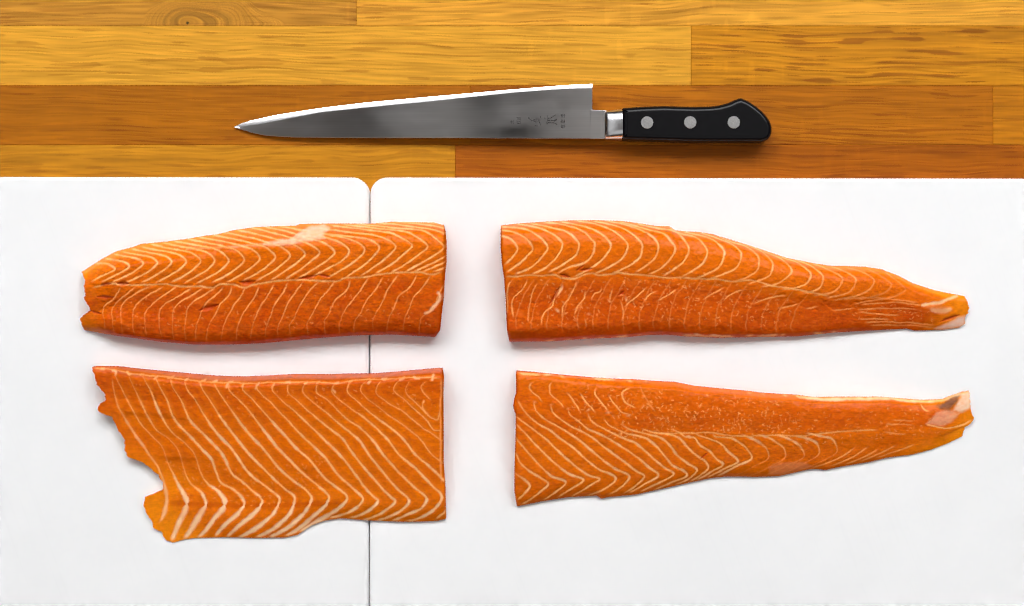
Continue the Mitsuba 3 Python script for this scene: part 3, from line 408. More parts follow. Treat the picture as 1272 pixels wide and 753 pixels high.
DATA['C'] = {'outline':{'T':[(-3097,-470),(-2929,-471),(-2798,-486),(-2562,-509),(-2367,-527),(-2218,-540),(-2083,-546),(-1970,-546),(-1781,-538),(-1632,-529),(-1321,-530),(-1237,-525),(-1010,-523),(-783,-504),(-555,-483),(-520,-485)],'R':[(-494,-1605),(-495,-1539),(-499,-1347),(-512,-1193),(-514,-856),(-516,-669),(-512,-551),(-520,-485)],'B':[(-2523,-1783),(-2439,-1759),(-2363,-1749),(-2136,-1742),(-1917,-1748),(-1690,-1744),(-1600,-1725),(-1546,-1692),(-1493,-1656),(-1390,-1617),(-1276,-1601),(-1216,-1605),(-1087,-1617),(-770,-1628),(-557,-1620),(-494,-1605)],'L':[(-2523,-1783),(-2565,-1768),(-2588,-1746),(-2611,-1702),(-2664,-1671),(-2669,-1633),(-2714,-1564),(-2739,-1495),(-2726,-1442),(-2660,-1415),(-2599,-1392),(-2584,-1371),(-2589,-1331),(-2622,-1278),(-2741,-1179),(-2840,-1143),(-2869,-1088),(-2867,-1020),(-2909,-944),(-2929,-895),(-2957,-842),(-3009,-823),(-3062,-800),(-3055,-770),(-3036,-743),(-2987,-713),(-3009,-659),(-3056,-599),(-3076,-524),(-3097,-470)]},
 'lines':[([(-2943,-554),(-2916,-733),(-2853,-866),(-2788,-974),(-2679,-1136),(-2620,-1227),(-2586,-1335),(-2563,-1449),(-2577,-1540),(-2621,-1631)],0.67,0.55,0.8,(0.6,0.7,1.0,1.3,1.25,1.1,1.0,1.6,2.1,1.35) ),
  ([(-2934,-492),(-2867,-655),(-2808,-772),(-2748,-886),(-2672,-973),(-2584,-1072),(-2541,-1202),(-2487,-1323),(-2442,-1412),(-2412,-1472),(-2426,-1538),(-2480,-1643),(-2529,-1765)],0.67,0.85,0.8,(0.2,0.5,0.7,0.8,0.7,0.6,0.5,0.6,1.6,2.4,2.7,2.4,1.8) ),
  ([(-2825,-518),(-2762,-667),(-2710,-786),(-2628,-937),(-2527,-1011),(-2457,-1109),(-2430,-1225),(-2382,-1338),(-2302,-1405),(-2266,-1482),(-2311,-1561),(-2376,-1667),(-2439,-1753)],0.67,0.85,0.8,(0.3,0.6,0.9,0.9,0.7,0.5,0.5,0.6,0.8,1.6,2.4,2.6,1.8) ),
  ([(-2720,-527),(-2652,-658),(-2601,-801),(-2489,-975),(-2430,-1019),(-2341,-1120),(-2308,-1246),(-2259,-1332),(-2169,-1403),(-2124,-1475),(-2147,-1529),(-2209,-1597),(-2276,-1690),(-2343,-1747)],0.67,1.0,0.8,(0.4,0.7,1.1,1.1,0.8,0.6,0.5,0.6,0.8,1.7,2.5,2.3,1.9,1.5) ),
  ([(-2615,-541),(-2588,-612),(-2539,-710),(-2484,-861),(-2381,-974),(-2292,-1072),(-2221,-1149),(-2186,-1253),(-2162,-1319),(-2055,-1385),(-1982,-1477),(-2027,-1553),(-2129,-1645),(-2211,-1741)],0.67,1.0,0.8,(0.6,0.7,1.0,1.3,1.25,1.1,1.0,1.6,2.1,1.35) ),
  ([(-2508,-553),(-2492,-611),(-2432,-709),(-2376,-853),(-2267,-973),(-2160,-1083),(-2114,-1158),(-2065,-1264),(-1999,-1318),(-1912,-1397),(-1847,-1465),(-1908,-1553),(-2007,-1636),(-2121,-1741)],0.67,1.0,0.8,(0.6,0.7,1.0,1.3,1.25,1.1,1.0,1.6,2.1,1.35) ),
  ([(-2401,-567),(-2385,-629),(-2330,-706),(-2271,-813),(-2163,-969),(-2060,-1083),(-1967,-1227),(-1903,-1293),(-1792,-1378),(-1718,-1455),(-1746,-1528),(-1838,-1626),(-1962,-1708),(-2043,-1747)],0.67,1.0,0.8,(0.6,0.7,1.0,1.3,1.25,1.1,1.0,1.6,2.1,1.35) ),
  ([(-2291,-575),(-2272,-628),(-2229,-694),(-2164,-805),(-2050,-969),(-1958,-1089),(-1882,-1172),(-1795,-1263),(-1690,-1365),(-1608,-1444),(-1629,-1529),(-1722,-1636),(-1812,-1701),(-1905,-1740)],0.67,1.0,0.8,(0.6,0.7,1.0,1.3,1.25,1.1,1.0,1.6,2.1,1.35) ),
  ([(-2188,-581),(-2168,-622),(-2117,-706),(-2057,-795),(-1931,-968),(-1826,-1082),(-1733,-1202),(-1617,-1311),(-1512,-1396),(-1483,-1444),(-1521,-1530),(-1607,-1621),(-1710,-1695),(-1809,-1740)],0.67,1.0,0.8,(0.6,0.7,1.0,1.3,1.25,1.1,1.0,1.6,2.1,1.35) ),
  ([(-2075,-582),(-2076,-619),(-2005,-711),(-1947,-771),(-1846,-908),(-1731,-1058),(-1620,-1178),(-1504,-1293),(-1422,-1360),(-1355,-1440),(-1358,-1457),(-1488,-1593),(-1598,-1685),(-1689,-1732)],0.67,1.0,0.8,(0.6,0.7,1.0,1.3,1.25,1.1,1.0,1.6,2.1,1.35) ),
  ([(-1967,-594),(-1973,-622),(-1906,-705),(-1843,-777),(-1762,-872),(-1675,-968),(-1588,-1070),(-1478,-1172),(-1391,-1287),(-1315,-1348),(-1221,-1442),(-1246,-1487),(-1338,-1557),(-1473,-1638),(-1581,-1704)],0.67,1.0,0.8,(0.6,0.7,1.0,1.3,1.25,1.1,1.0,1.6,2.1,1.35) ),
  ([(-1848,-588),(-1869,-622),(-1835,-670),(-1782,-717),(-1696,-812),(-1606,-908),(-1510,-1010),(-1376,-1142),(-1284,-1269),(-1166,-1378),(-1104,-1450),(-1133,-1499),(-1219,-1556),(-1359,-1598)],0.67,1.0,0.8,(0.6,0.6,0.8,1.0,1.1,1.1,1.05,1.25,1.35,1.1) ),
  ([(-1743,-583),(-1757,-631),(-1722,-681),(-1595,-794),(-1502,-887),(-1376,-1010),(-1269,-1118),(-1205,-1196),(-1100,-1347),(-1018,-1438),(-991,-1462),(-1037,-1517),(-1099,-1559),(-1210,-1599)],0.67,1.0,0.8,(0.6,0.6,0.8,1.0,1.1,1.1,1.05,1.25,1.35,1.1) ),
  ([(-1639,-583),(-1645,-640),(-1587,-705),(-1500,-788),(-1384,-887),(-1238,-1010),(-1168,-1118),(-1075,-1232),(-975,-1353),(-893,-1438),(-863,-1464),(-930,-1530),(-1047,-1597),(-1114,-1614)],0.67,1.0,0.8,(0.6,0.6,0.8,1.0,1.1,1.1,1.05,1.25,1.35,1.1) ),
  ([(-1504,-579),(-1536,-640),(-1458,-729),(-1370,-800),(-1230,-920),(-1125,-1009),(-1055,-1117),(-950,-1250),(-845,-1377),(-762,-1465),(-811,-1529),(-915,-1587),(-1006,-1620)],0.67,1.0,0.8,(0.6,0.6,0.8,1.0,1.1,1.1,1.05,1.25,1.35,1.1) ),
  ([(-1418,-584),(-1435,-646),(-1357,-708),(-1223,-842),(-1118,-917),(-1024,-1009),(-948,-1117),(-831,-1250),(-719,-1365),(-631,-1452),(-668,-1517),(-770,-1567),(-898,-1623)],0.67,1.0,0.8,(0.6,0.6,0.8,1.0,1.1,1.1,1.05,1.25,1.35,1.1) ),
  ([(-1285,-584),(-1320,-640),(-1251,-721),(-1087,-842),(-999,-917),(-912,-1009),(-830,-1117),(-712,-1219),(-594,-1346),(-518,-1437),(-572,-1523),(-633,-1571),(-784,-1622)],0.67,1.0,0.8,(0.6,0.6,0.8,1.0,1.1,1.1,1.05,1.25,1.35,1.1) ),
  ([(-1182,-573),(-1208,-638),(-1123,-729),(-1034,-812),(-893,-916),(-793,-1009),(-711,-1117),(-605,-1207),(-499,-1316),(-393,-1438),(-477,-1530),(-568,-1606)],0.67,1.0,0.8,(0.6,0.6,0.8,1.0,1.1,1.1,1.05,1.25,1.35,1.1) ),
  ([(-1050,-566),(-1111,-638),(-1070,-693),(-1003,-743),(-921,-812),(-816,-884),(-669,-1009),(-587,-1117),(-504,-1189),(-363,-1329)],0.5,0.75,0.8,(0.6,0.6,0.8,0.9,0.9,0.9,0.8) ),
  ([(-944,-557),(-996,-645),(-920,-723),(-803,-794),(-644,-925),(-562,-979),(-491,-1039)],0.5,0.75,0.8,(0.6,0.6,0.8,0.9,0.9,0.9,0.8) ),
  ([(-813,-557),(-866,-633),(-784,-711),(-744,-752),(-632,-854),(-562,-937),(-497,-931)],0.5,0.75,0.8,(0.6,0.6,0.8,0.9,0.9,0.9,0.8) ),
  ([(-731,-551),(-778,-645),(-702,-734),(-661,-776),(-597,-842),(-550,-860),(-531,-758)],0.5,0.75,0.8,(0.6,0.6,0.8,0.9,0.9,0.9,0.8) ),
  ([(-624,-574),(-666,-616),(-625,-681),(-590,-711)],0.5,0.75,0.8,(0.6,0.6,0.8,0.9,0.9,0.9,0.8) ),
  ([(-649,-711),(-655,-752),(-602,-824)],0.5,0.75,0.8,(0.6,0.6,0.8,0.9,0.9,0.9,0.8) ),
  ([(-3089,-483),(-2941,-489),(-2802,-518),(-2639,-536),(-2460,-553),(-2340,-570),(-2193,-580),(-2087,-585),(-1866,-588),(-1748,-582),(-1627,-584),(-1498,-578),(-1285,-587),(-1180,-569),(-944,-557),(-802,-551),(-701,-545),(-518,-551)],0.42,0.55,1.2,0 ),
  ([(-3030,-483),(-3006,-483)],0.81,0.8,2.0,0 ),
  ([(-2940,-495),(-2915,-507),(-2919,-530)],0.81,0.8,2.0,0 ),
  ([(-2832,-512),(-2812,-530),(-2801,-524)],0.81,0.8,2.0,0 ),
  ([(-2731,-524),(-2713,-521)],0.81,0.8,2.0,0 ),
  ([(-2625,-553),(-2603,-541)],0.81,0.8,2.0,0 ),
  ([(-2526,-547),(-2493,-542)],0.81,0.8,2.0,0 ),
  ([(-2395,-565),(-2380,-557)],0.81,0.8,2.0,0 ),
  ([(-2298,-582),(-2259,-571)],0.81,0.8,2.0,0 ),
  ([(-2193,-576),(-2170,-576)],0.81,0.8,2.0,0 ),
  ([(-2088,-617),(-2079,-588),(-2057,-582)],0.81,0.8,2.0,0 ),
  ([(-1976,-616),(-1973,-594)],0.81,0.8,2.0,0 ),
  ([(-1875,-628),(-1854,-588)],0.81,0.8,2.0,0 ),
  ([(-1756,-616),(-1742,-582)],0.81,0.8,2.0,0 ),
  ([(-1651,-587),(-1627,-587)],0.81,0.8,2.0,0 ),
  ([(-1515,-586),(-1498,-578)],0.81,0.8,2.0,0 ),
  ([(-1427,-587),(-1409,-581)],0.81,0.8,2.0,0 ),
  ([(-1291,-587),(-1273,-581)],0.81,0.8,2.0,0 ),
  ([(-1191,-581),(-1168,-569)],0.81,0.8,2.0,0 ),
  ([(-1055,-581),(-1044,-569)],0.81,0.8,2.0,0 ),
  ([(-956,-557),(-920,-554)],0.81,0.8,2.0,0 ),
  ([(-819,-557),(-796,-546)],0.81,0.8,2.0,0 ),
  ([(-719,-543),(-684,-548)],0.81,0.8,2.0,0 ),
  ([(-589,-562),(-578,-533)],0.81,0.8,2.0,0 ),
  ([(-649,-729),(-643,-717)],0.81,0.8,2.0,0 ),
  ([(-1297,-651),(-1314,-634)],0.81,0.8,2.0,0 ),
  ([(-2516,-1485),(-2303,-1495),(-2003,-1499),(-1287,-1475)],1.92,-0.25,1,0 ),
  ([(-518,-551),(-526,-907),(-523,-1328)],0.6,0.45,1.2,0)],'patch':[],'slit':[],'speck':[(60,(0.1,0.98),(0.75,0.93),0.3),(160,(0.05,0.6),(0.2,0.45),0.25)],'part_labels':{}}
DATA['D'] = {'outline':{'T':[(36,-504),(219,-519),(362,-534),(600,-554),(791,-566),(911,-568),(1061,-581),(1210,-587),(1360,-617),(1587,-639),(1785,-657),(1851,-667),(2026,-678),(2121,-683),(2243,-700),(2418,-697),(2652,-699),(2712,-696),(2899,-710),(3054,-722),(3206,-715),(3282,-685),(3350,-662),(3403,-654)],'R':[(3350,-992),(3360,-949),(3369,-922),(3412,-892),(3435,-853),(3419,-811),(3408,-778),(3403,-709),(3403,-654)],'B':[(40,-1512),(228,-1473),(417,-1444),(629,-1432),(665,-1455),(719,-1443),(916,-1425),(1088,-1388),(1323,-1335),(1480,-1302),(1593,-1291),(1701,-1291),(1815,-1294),(1989,-1287),(2154,-1249),(2228,-1234),(2268,-1234),(2328,-1242),(2456,-1215),(2653,-1183),(2788,-1150),(2978,-1127),(3128,-1087),(3242,-1044),(3350,-992)],'L':[(40,-1512),(23,-1394),(24,-1231),(33,-967),(35,-824),(21,-788),(15,-758),(24,-705),(37,-669),(37,-581),(36,-504)]},
 'lines':[([(0,-1231),(24,-1255),(77,-1292),(131,-1352),(92,-1409),(36,-1465)],0.67,1.0,0.8,(0.7,0.8,0.9,1,1,1,1.1,1,1,0.85) ),
  ([(18,-1086),(36,-1125),(53,-1165),(113,-1225),(212,-1292),(268,-1336),(203,-1404),(131,-1461),(72,-1499)],0.67,1.0,0.8,(0.7,0.8,0.9,1,1,1,1.1,1,1,0.85) ),
  ([(12,-967),(39,-1003),(113,-1095),(202,-1195),(294,-1279),(399,-1326),(326,-1397),(221,-1469)],0.67,1.0,0.8,(0.7,0.8,0.9,1,1,1,1.1,1,1,0.85) ),
  ([(12,-871),(41,-901),(112,-973),(211,-1081),(324,-1187),(414,-1257),(530,-1311),(453,-1366),(335,-1445)],0.67,1.0,0.8,(0.7,0.8,0.9,1,1,1,1.1,1,1,0.85) ),
  ([(18,-818),(41,-841),(151,-924),(254,-1003),(302,-1051),(413,-1156),(505,-1232),(587,-1280),(647,-1300),(588,-1344),(440,-1440)],0.67,1.0,0.8,(0.7,0.8,0.9,1,1,1,1.1,1,1,0.85) ),
  ([(41,-705),(47,-723),(77,-773),(171,-871),(278,-937),(361,-999),(426,-1043),(525,-1134),(624,-1218),(768,-1300),(715,-1356),(551,-1434)],0.67,1.0,0.8,(0.7,0.8,0.9,1,1,1,1.1,1,1,0.85) ),
  ([(158,-717),(169,-773),(248,-856),(352,-916),(461,-985),(563,-1066),(658,-1148),(751,-1218),(869,-1288),(829,-1344),(717,-1422)],0.67,1.0,0.8,(0.7,0.8,0.9,1,1,1,1.1,1,1,0.85) ),
  ([(283,-743),(292,-788),(360,-856),(426,-901),(562,-970),(675,-1057),(789,-1142),(910,-1234),(980,-1283),(919,-1351),(825,-1415)],0.67,1.0,0.8,(0.7,0.8,0.9,1,1,1,1.1,1,1,0.85) ),
  ([(411,-773),(419,-812),(484,-864),(544,-916),(674,-977),(830,-1074),(920,-1136),(1011,-1213),(1082,-1272),(979,-1346),(861,-1415)],0.67,1.0,0.8,(0.7,0.8,0.9,1,1,1,1.1,1,1,0.85) ),
  ([(555,-800),(591,-872),(674,-924),(748,-961),(829,-997),(894,-1022),(965,-1075),(1057,-1160),(1134,-1222),(1198,-1265),(1098,-1328),(951,-1403)],0.67,1.0,0.8,(0.7,0.8,0.9,1,1,1,1.1,1,1,0.85) ),
  ([(673,-848),(709,-894),(787,-937),(828,-953),(977,-992),(1055,-1045),(1131,-1137),(1194,-1205),(1278,-1246),(1298,-1274),(1207,-1323),(1054,-1389)],0.67,1.0,0.8,(0.7,0.8,0.9,1,1,1,1.1,1,1,0.85) ),
  ([(804,-890),(873,-932),(1015,-968),(1106,-998),(1167,-1053),(1212,-1114),(1297,-1184),(1369,-1237),(1326,-1293),(1209,-1349)],0.67,1.0,0.8,(0.7,0.8,0.9,1,1,1,1.1,1,1,0.85) ),
  ([(952,-920),(1045,-953),(1158,-968),(1218,-986),(1293,-1059),(1355,-1120),(1426,-1169),(1454,-1216),(1409,-1269),(1317,-1332)],0.67,1.0,0.8,(0.7,0.8,0.9,1,1,1,1.1,1,1,0.85) ),
  ([(1172,-926),(1231,-954),(1278,-985),(1338,-992),(1382,-1046),(1468,-1100),(1509,-1151),(1561,-1193),(1492,-1244),(1365,-1320)],0.67,1.0,0.8,(0.7,0.8,0.9,1,1,1,1.1,1,1,0.85) ),
  ([(1338,-956),(1380,-977),(1450,-999),(1549,-1046),(1589,-1090),(1671,-1170),(1575,-1226),(1449,-1302)],0.67,1.0,0.8,(0.7,0.8,0.9,1,1,1,1.1,1,1,0.85) ),
  ([(1472,-956),(1503,-985),(1606,-993),(1677,-1029),(1731,-1077),(1773,-1142),(1663,-1207),(1520,-1290)],0.67,1.0,0.8,(0.7,0.8,0.9,1,1,1,1.1,1,1,0.85) ),
  ([(1683,-969),(1758,-995),(1834,-1034),(1884,-1088),(1898,-1134),(1794,-1207),(1641,-1291)],0.67,0.75,0.8,(0.9,1.2,1.1,0.7,0.3,0.2,0.25,0.3) ),
  ([(1801,-969),(1878,-987),(1947,-1026),(2010,-1079),(2024,-1128),(1920,-1208),(1749,-1290)],0.67,0.75,0.8,(0.9,1.2,1.1,0.7,0.3,0.2,0.25,0.3) ),
  ([(1933,-969),(2005,-988),(2100,-1035),(2140,-1074),(2164,-1130),(2052,-1196),(1880,-1284)],0.67,0.75,0.8,(0.9,1.2,1.1,0.7,0.3,0.2,0.25,0.3) ),
  ([(2071,-976),(2149,-993),(2229,-1019),(2261,-1050),(2277,-1106),(2173,-1185),(1987,-1278)],0.67,0.75,0.8,(0.9,1.2,1.1,0.7,0.3,0.2,0.25,0.3) ),
  ([(2160,-958),(2239,-974),(2354,-998),(2386,-1029),(2408,-1094),(2293,-1173),(2119,-1248)],0.67,0.75,0.8,(0.9,1.2,1.1,0.7,0.3,0.2,0.25,0.3) ),
  ([(2539,-1070),(2447,-1137),(2226,-1224)],0.54,0.5,0.8,0 ),
  ([(2635,-1064),(2526,-1144),(2363,-1211)],0.54,0.5,0.8,0 ),
  ([(2710,-1083),(2640,-1129),(2472,-1200)],0.54,0.5,0.8,0 ),
  ([(2842,-1054),(2761,-1102),(2585,-1176)],0.54,0.5,0.8,0 ),
  ([(2988,-1049),(2864,-1097),(2704,-1152)],0.54,0.5,0.8,0 ),
  ([(1042,-956),(1208,-959),(1445,-954),(1683,-981),(1831,-978),(1963,-973),(2101,-979),(2221,-971),(2400,-950),(2699,-936)],0.48,0.7,1.4,0 ),
  ([(165,-579),(124,-616),(142,-646),(201,-691),(224,-729)],0.48,0.7,1.5,0 ),
  ([(295,-575),(271,-610),(277,-661),(336,-713),(382,-773)],0.48,0.7,1.5,0 ),
  ([(401,-658),(448,-713),(494,-794)],0.48,0.8999999999999999,1.5,0 ),
  ([(496,-658),(561,-744),(614,-804)],0.48,0.95,1.5,0 ),
  ([(620,-623),(608,-652),(649,-721),(703,-794)],0.48,0.8999999999999999,1.5,0 ),
  ([(702,-670),(767,-759),(815,-804),(862,-818)],0.48,0.8500000000000001,1.5,0 ),
  ([(868,-623),(806,-670),(836,-729),(909,-771)],0.48,0.8,1.5,0 ),
  ([(940,-612),(998,-729),(1057,-800)],0.48,0.35,1.5,0 ),
  ([(3064,-897),(3125,-915),(3217,-928),(3312,-918),(3423,-865)],0.48,1.1,1.5,0 ),
  ([(3032,-738),(3053,-784),(3093,-808)],0.48,0.8999999999999999,1.5,0 ),
  ([(2758,-895),(2973,-903)],0.48,0.4,1.5,0 ),
  ([(2748,-955),(2915,-975)],0.48,0.35,1.5,0 ),
  ([(2806,-865),(2972,-872)],0.48,0.35,1.5,0 ),
  ([(153,-717),(177,-726)],0.78,0.95,2.0,0 ),
  ([(277,-746),(301,-741)],0.78,0.95,2.0,0 ),
  ([(401,-776),(425,-770)],0.78,0.95,2.0,0 ),
  ([(549,-794),(573,-776)],0.78,0.95,2.0,0 ),
  ([(691,-806),(720,-806)],0.78,0.95,2.0,0 ),
  ([(839,-824),(874,-821)],0.78,0.95,2.0,0 ),
  ([(47,-517),(213,-526)],0.78,0.95,2.0,0 ),
  ([(225,-524),(308,-526)],0.78,0.95,2.0,0 ),
  ([(349,-536),(397,-545)],0.78,0.95,2.0,0 ),
  ([(593,-557),(760,-565)],0.78,0.95,2.0,0 ),
  ([(844,-572),(891,-575)],0.78,0.95,2.0,0 ),
  ([(977,-576),(1007,-578)],0.78,0.95,2.0,0 ),
  ([(1741,-659),(1765,-662)],0.78,0.95,2.0,0 ),
  ([(1849,-671),(1877,-676)],0.78,0.95,2.0,0 ),
  ([(2006,-684),(2038,-688)],0.78,0.95,2.0,0 ),
  ([(1268,-980),(1339,-986)],0.78,0.95,2.0,0 ),
  ([(2116,-688),(2237,-709),(2350,-713),(2472,-711),(2620,-710),(2743,-705),(2893,-720),(2952,-729),(3077,-730),(3196,-724),(3282,-695),(3391,-668)],0.9,0.9,1.6,0 ),
  ([(3397,-668),(3392,-769)],1.2,0.85,1.5,0)],'patch':[([(3064,-897),(3099,-861),(3141,-808),(3210,-785),(3279,-797),(3324,-822),(3292,-857),(3247,-892),(3173,-916)],0.42,'membrane' ),
  ([(3273,-797),(3314,-727),(3349,-674),(3403,-662),(3401,-787),(3342,-816)],0.75,'skin_edge' ),
  ([(3145,-767),(3206,-733),(3270,-698),(3337,-680),(3313,-733),(3247,-797),(3184,-796)],1.0,'dark_skin' ),
  ([(1902,-1208),(1991,-1183),(2173,-1179),(2237,-1217),(2120,-1254),(1989,-1285),(1909,-1278)],0.26,'')],'slit':[([(1392,-1151),(1444,-1108)],0.6,0.6)],'speck':[(320,(0.12,0.6),(0.5,0.93),0.42),(110,(0.2,0.5),(0.5,0.8),0.6),(120,(0.6,0.95),(0.35,0.85),0.35)],'part_labels':{'dark_skin':'dark brown spot of skin','skin_edge':'pale skin at the tail tip','membrane':'pinkish membrane beside the dark spot'}}

def lerp(a, b, t): return a + (b - a) * t
def sstep(a, b, x):
    t = np.clip((x - a) / (b - a), 0, 1); return t * t * (3 - 2 * t)

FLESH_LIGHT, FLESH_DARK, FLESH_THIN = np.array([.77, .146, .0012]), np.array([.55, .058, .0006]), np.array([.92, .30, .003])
FAT, FAT_THICK, SLIT_RED = np.array([.99, .44, .13]), np.array([.98, .60, .33]), np.array([.42, .030, .003])
PATCH_COL = {'membrane': (.93, .56, .36), 'skin_fold': (.80, .52, .40), 'skin_edge': (.90, .66, .47), 'dark_skin': (.20, .062, .02), '': (.92, .40, .20)}

scene['mat_flesh'] = {'type': 'principled', 'base_color': {'type': 'mesh_attribute', 'name': 'vertex_color'}, 'roughness': .28, 'specular': .11}
scene['mat_flesh_side'] = {'type': 'diffuse', 'reflectance': {'type': 'mesh_attribute', 'name': 'vertex_color'}}
scene['mat_skin'] = {'type': 'principled', 'base_color': {'type': 'rgb', 'value': [.62, .50, .44]}, 'roughness': .35, 'specular': .6}

def smooth_line(p, step=.12):
    p = np.asarray(p, float) / 10.0
    d = np.r_[0, np.cumsum(np.maximum(np.linalg.norm(np.diff(p, axis=0), axis=1), 1e-6))]
    s = np.linspace(0, d[-1], max(int(d[-1] / step), 4))
    if len(p) < 3:
        return np.stack([np.interp(s, d, p[:, 0]), np.interp(s, d, p[:, 1])], 1), s / d[-1], s
    q = np.stack([PchipInterpolator(d, p[:, 0])(s), PchipInterpolator(d, p[:, 1])(s)], 1)
    k = np.exp(-np.linspace(-2, 2, 23) ** 2); k /= k.sum()          # soften the apexes
    qq = np.stack([np.convolve(np.pad(q[:, c], 11, mode='reflect', reflect_type='odd'), k, 'valid') for c in (0, 1)], 1) if len(q) > 24 else q
    return qq, s / d[-1], s

def fillet(key, data, spec, style, cuts, seed, label):
    outl = {k: np.array(v, float) / 10 for k, v in data['outline'].items()}
    rs = np.random.RandomState(seed)
    length = np.ptp(np.r_[outl['T'][:, 0], outl['B'][:, 0]]); width = np.ptp(np.r_[outl['T'][:, 1], outl['B'][:, 1]])
    NU, NV = int(length / .40), int(width / .36)
    t = np.linspace(0, 1, NU); tv = np.linspace(0, 1, NV)
    vv = .72 * tv + .28 * (.5 - .5 * np.cos(np.pi * tv))
    u, v = np.meshgrid(t, vv, indexing='ij')
    P = coons(outl, u, v)
    # slightly uneven outline on the torn and skin sides
    for side in style.get('torn', ''):       # fringed edge where the flesh was torn
        dist = (u if side == 'L' else 1 - u) * length
        q = np.stack([P[..., 1] * .55, P[..., 1] * 0, P[..., 1] * 0 + seed], -1)
        P[..., 0] += np.exp(-dist / 1.6) * 2.0 * (meshkit.fbm(q, 3, seed + 60) - .5)
    Z = height(spec, u, v)
    flat = P.reshape(-1, 2)
    # broad bumps of the flesh
    pn = np.c_[flat, np.full(len(flat), seed * 7.3)]
    edge = np.minimum.reduce([v, 1 - v]).ravel()
    Zf = Z.ravel().copy()
    amp = np.clip(Zf / 12, .25, 1)
    Zf += amp * (1.3 * (meshkit.fbm(pn * [.055, .075, 1], 2, seed) - .5) + 1.1 * (meshkit.fbm(pn * [.16, .20, 1], 3, seed + 9) - .5) + .5 * (meshkit.fbm(pn * [.55, .75, 1], 2, seed + 3) - .5))
    # ---- fat lines
    pts, wid, inten, ids, pos, tang = [], [], [], [], [], []
    for li, (lp, w, it, rough, fade) in enumerate(data['lines']):
        q, s, mm = smooth_line(lp)
        r1, r2 = rs.rand() * 50, rs.rand() * 50
        nz = np.stack([meshkit.noise(np.c_[mm * .55 + r1, np.zeros((len(mm), 2))]) - .5, meshkit.noise(np.c_[mm * .55 + r2, np.zeros((len(mm), 2))]) - .5], 1)
        nz2 = np.stack([meshkit.noise(np.c_[mm * .16 + r1, np.ones((len(mm), 2))]) - .5, meshkit.noise(np.c_[mm * .16 + r2, np.ones((len(mm), 2))]) - .5], 1)
        q = q + rough * (.26 * nz + .42 * nz2)
        fd = np.interp(s, np.linspace(0, 1, len(fade)), fade) if fade else np.ones_like(s)
        vary = .72 + .5 * meshkit.noise(np.c_[mm * .22 + r2, np.zeros((len(mm), 2))])
        pts.append(q); wid.append(w * (.82 + .42 * meshkit.noise(np.c_[mm * .3 + r1, np.ones((len(mm), 2)) * 5])) * np.clip(fd, .5, 3.0))
        ends = .75 if .78 < w <= .85 else 1.0 if w > .85 else np.clip(np.minimum(s, 1 - s) * mm[-1] / 3.0, .15, 1)
        inten.append(it * np.clip(np.minimum(fd, 1), 0, 1) * vary * ends); ids.append(np.full(len(q), li)); pos.append(s)
        tg = np.gradient(q, axis=0); tang.append(tg / (np.linalg.norm(tg, axis=1, keepdims=True) + 1e-9) * rs.uniform(.35, 1.0) * it)
    nline = len(data['lines'])
    # short flecks of connective tissue
    for (count, ur, vr, it) in data['speck']:
        for _ in range(count):
            uu, v0 = rs.uniform(*ur), rs.uniform(*vr)
            c = coons(outl, np.array([uu]), np.array([v0]))[0]
            a, L = rs.normal(1.9 if rs.rand() < .6 else 0.1, .7), rs.uniform(.5, 2.4)
            s = np.linspace(-.5, .5, 14)
            bend = rs.normal(0, .5)
            q = c + np.stack([np.cos(a + bend * s) * s * L, np.sin(a + bend * s) * s * L], 1)
            pts.append(q); wid.append(np.full(14, rs.uniform(.18, .42))); inten.append(np.full(14, it * rs.uniform(.3, 1.5))); ids.append(np.full(14, -1)); pos.append(s); tang.append(np.zeros((14, 2)))
    pts, wid, inten, ids, tang = (np.concatenate(x) for x in (pts, wid, inten, ids, tang))
    tree = cKDTree(pts)
    d, j = tree.query(flat, k=12, distance_upper_bound=3.2, workers=-1)
    ok = j < len(pts); j = np.where(ok, j, 0); d = np.where(ok, d, 9.0)
    prof = inten[j] * (1 - sstep(.25, 1.75, d / wid[j]))
    prof = np.where(ok, prof, 0)
    best = np.argmax(np.abs(prof), 1); ar = np.arange(len(flat))
    fat = prof[ar, best]; jb = j[ar, best]; fid = np.where(np.abs(fat) > .02, ids[jb], -2); fw = wid[jb]
    ipos = np.where(inten[j] > 0, inten[j], 0)
    groove = (ipos * np.exp(-(d / 1.25) ** 2) * np.where(ids[j] >= 0, 1, .5)).max(1); ridge = (ipos * np.exp(-(d / .45) ** 2)).max(1)
    Zf += amp * (style.get('ridge', .10) * ridge - style.get('groove', .30) * groove)
    dv = flat - pts[j[:, 0]]; sd = tang[j[:, 0], 0] * dv[:, 1] - tang[j[:, 0], 1] * dv[:, 0]      # each flake overlaps the next a little
    Zf += amp * style.get('step', .16) * np.tanh(sd / .5) * np.exp(-(d[:, 0] / 2.0) ** 2)
    # ---- gaping slits
    slit = np.zeros(len(flat))
    for lp, w, dep in data['slit']:
        q, s, mm = smooth_line(lp, .2)
        dd, jj = cKDTree(q).query(flat, workers=-1)
        ww = w * np.sin(np.pi * np.clip(s[jj], .04, .96)) + .15
        k = np.exp(-(dd / ww) ** 2.0) * (.7 + .6 * meshkit.noise(pn * [.8, .8, 1], seed))
        Zf -= np.minimum(dep * .75, Zf * .5) * k; slit = np.maximum(slit, k)
    # ---- patches of membrane and skin
    part = np.full(len(flat), -1); patchm = []
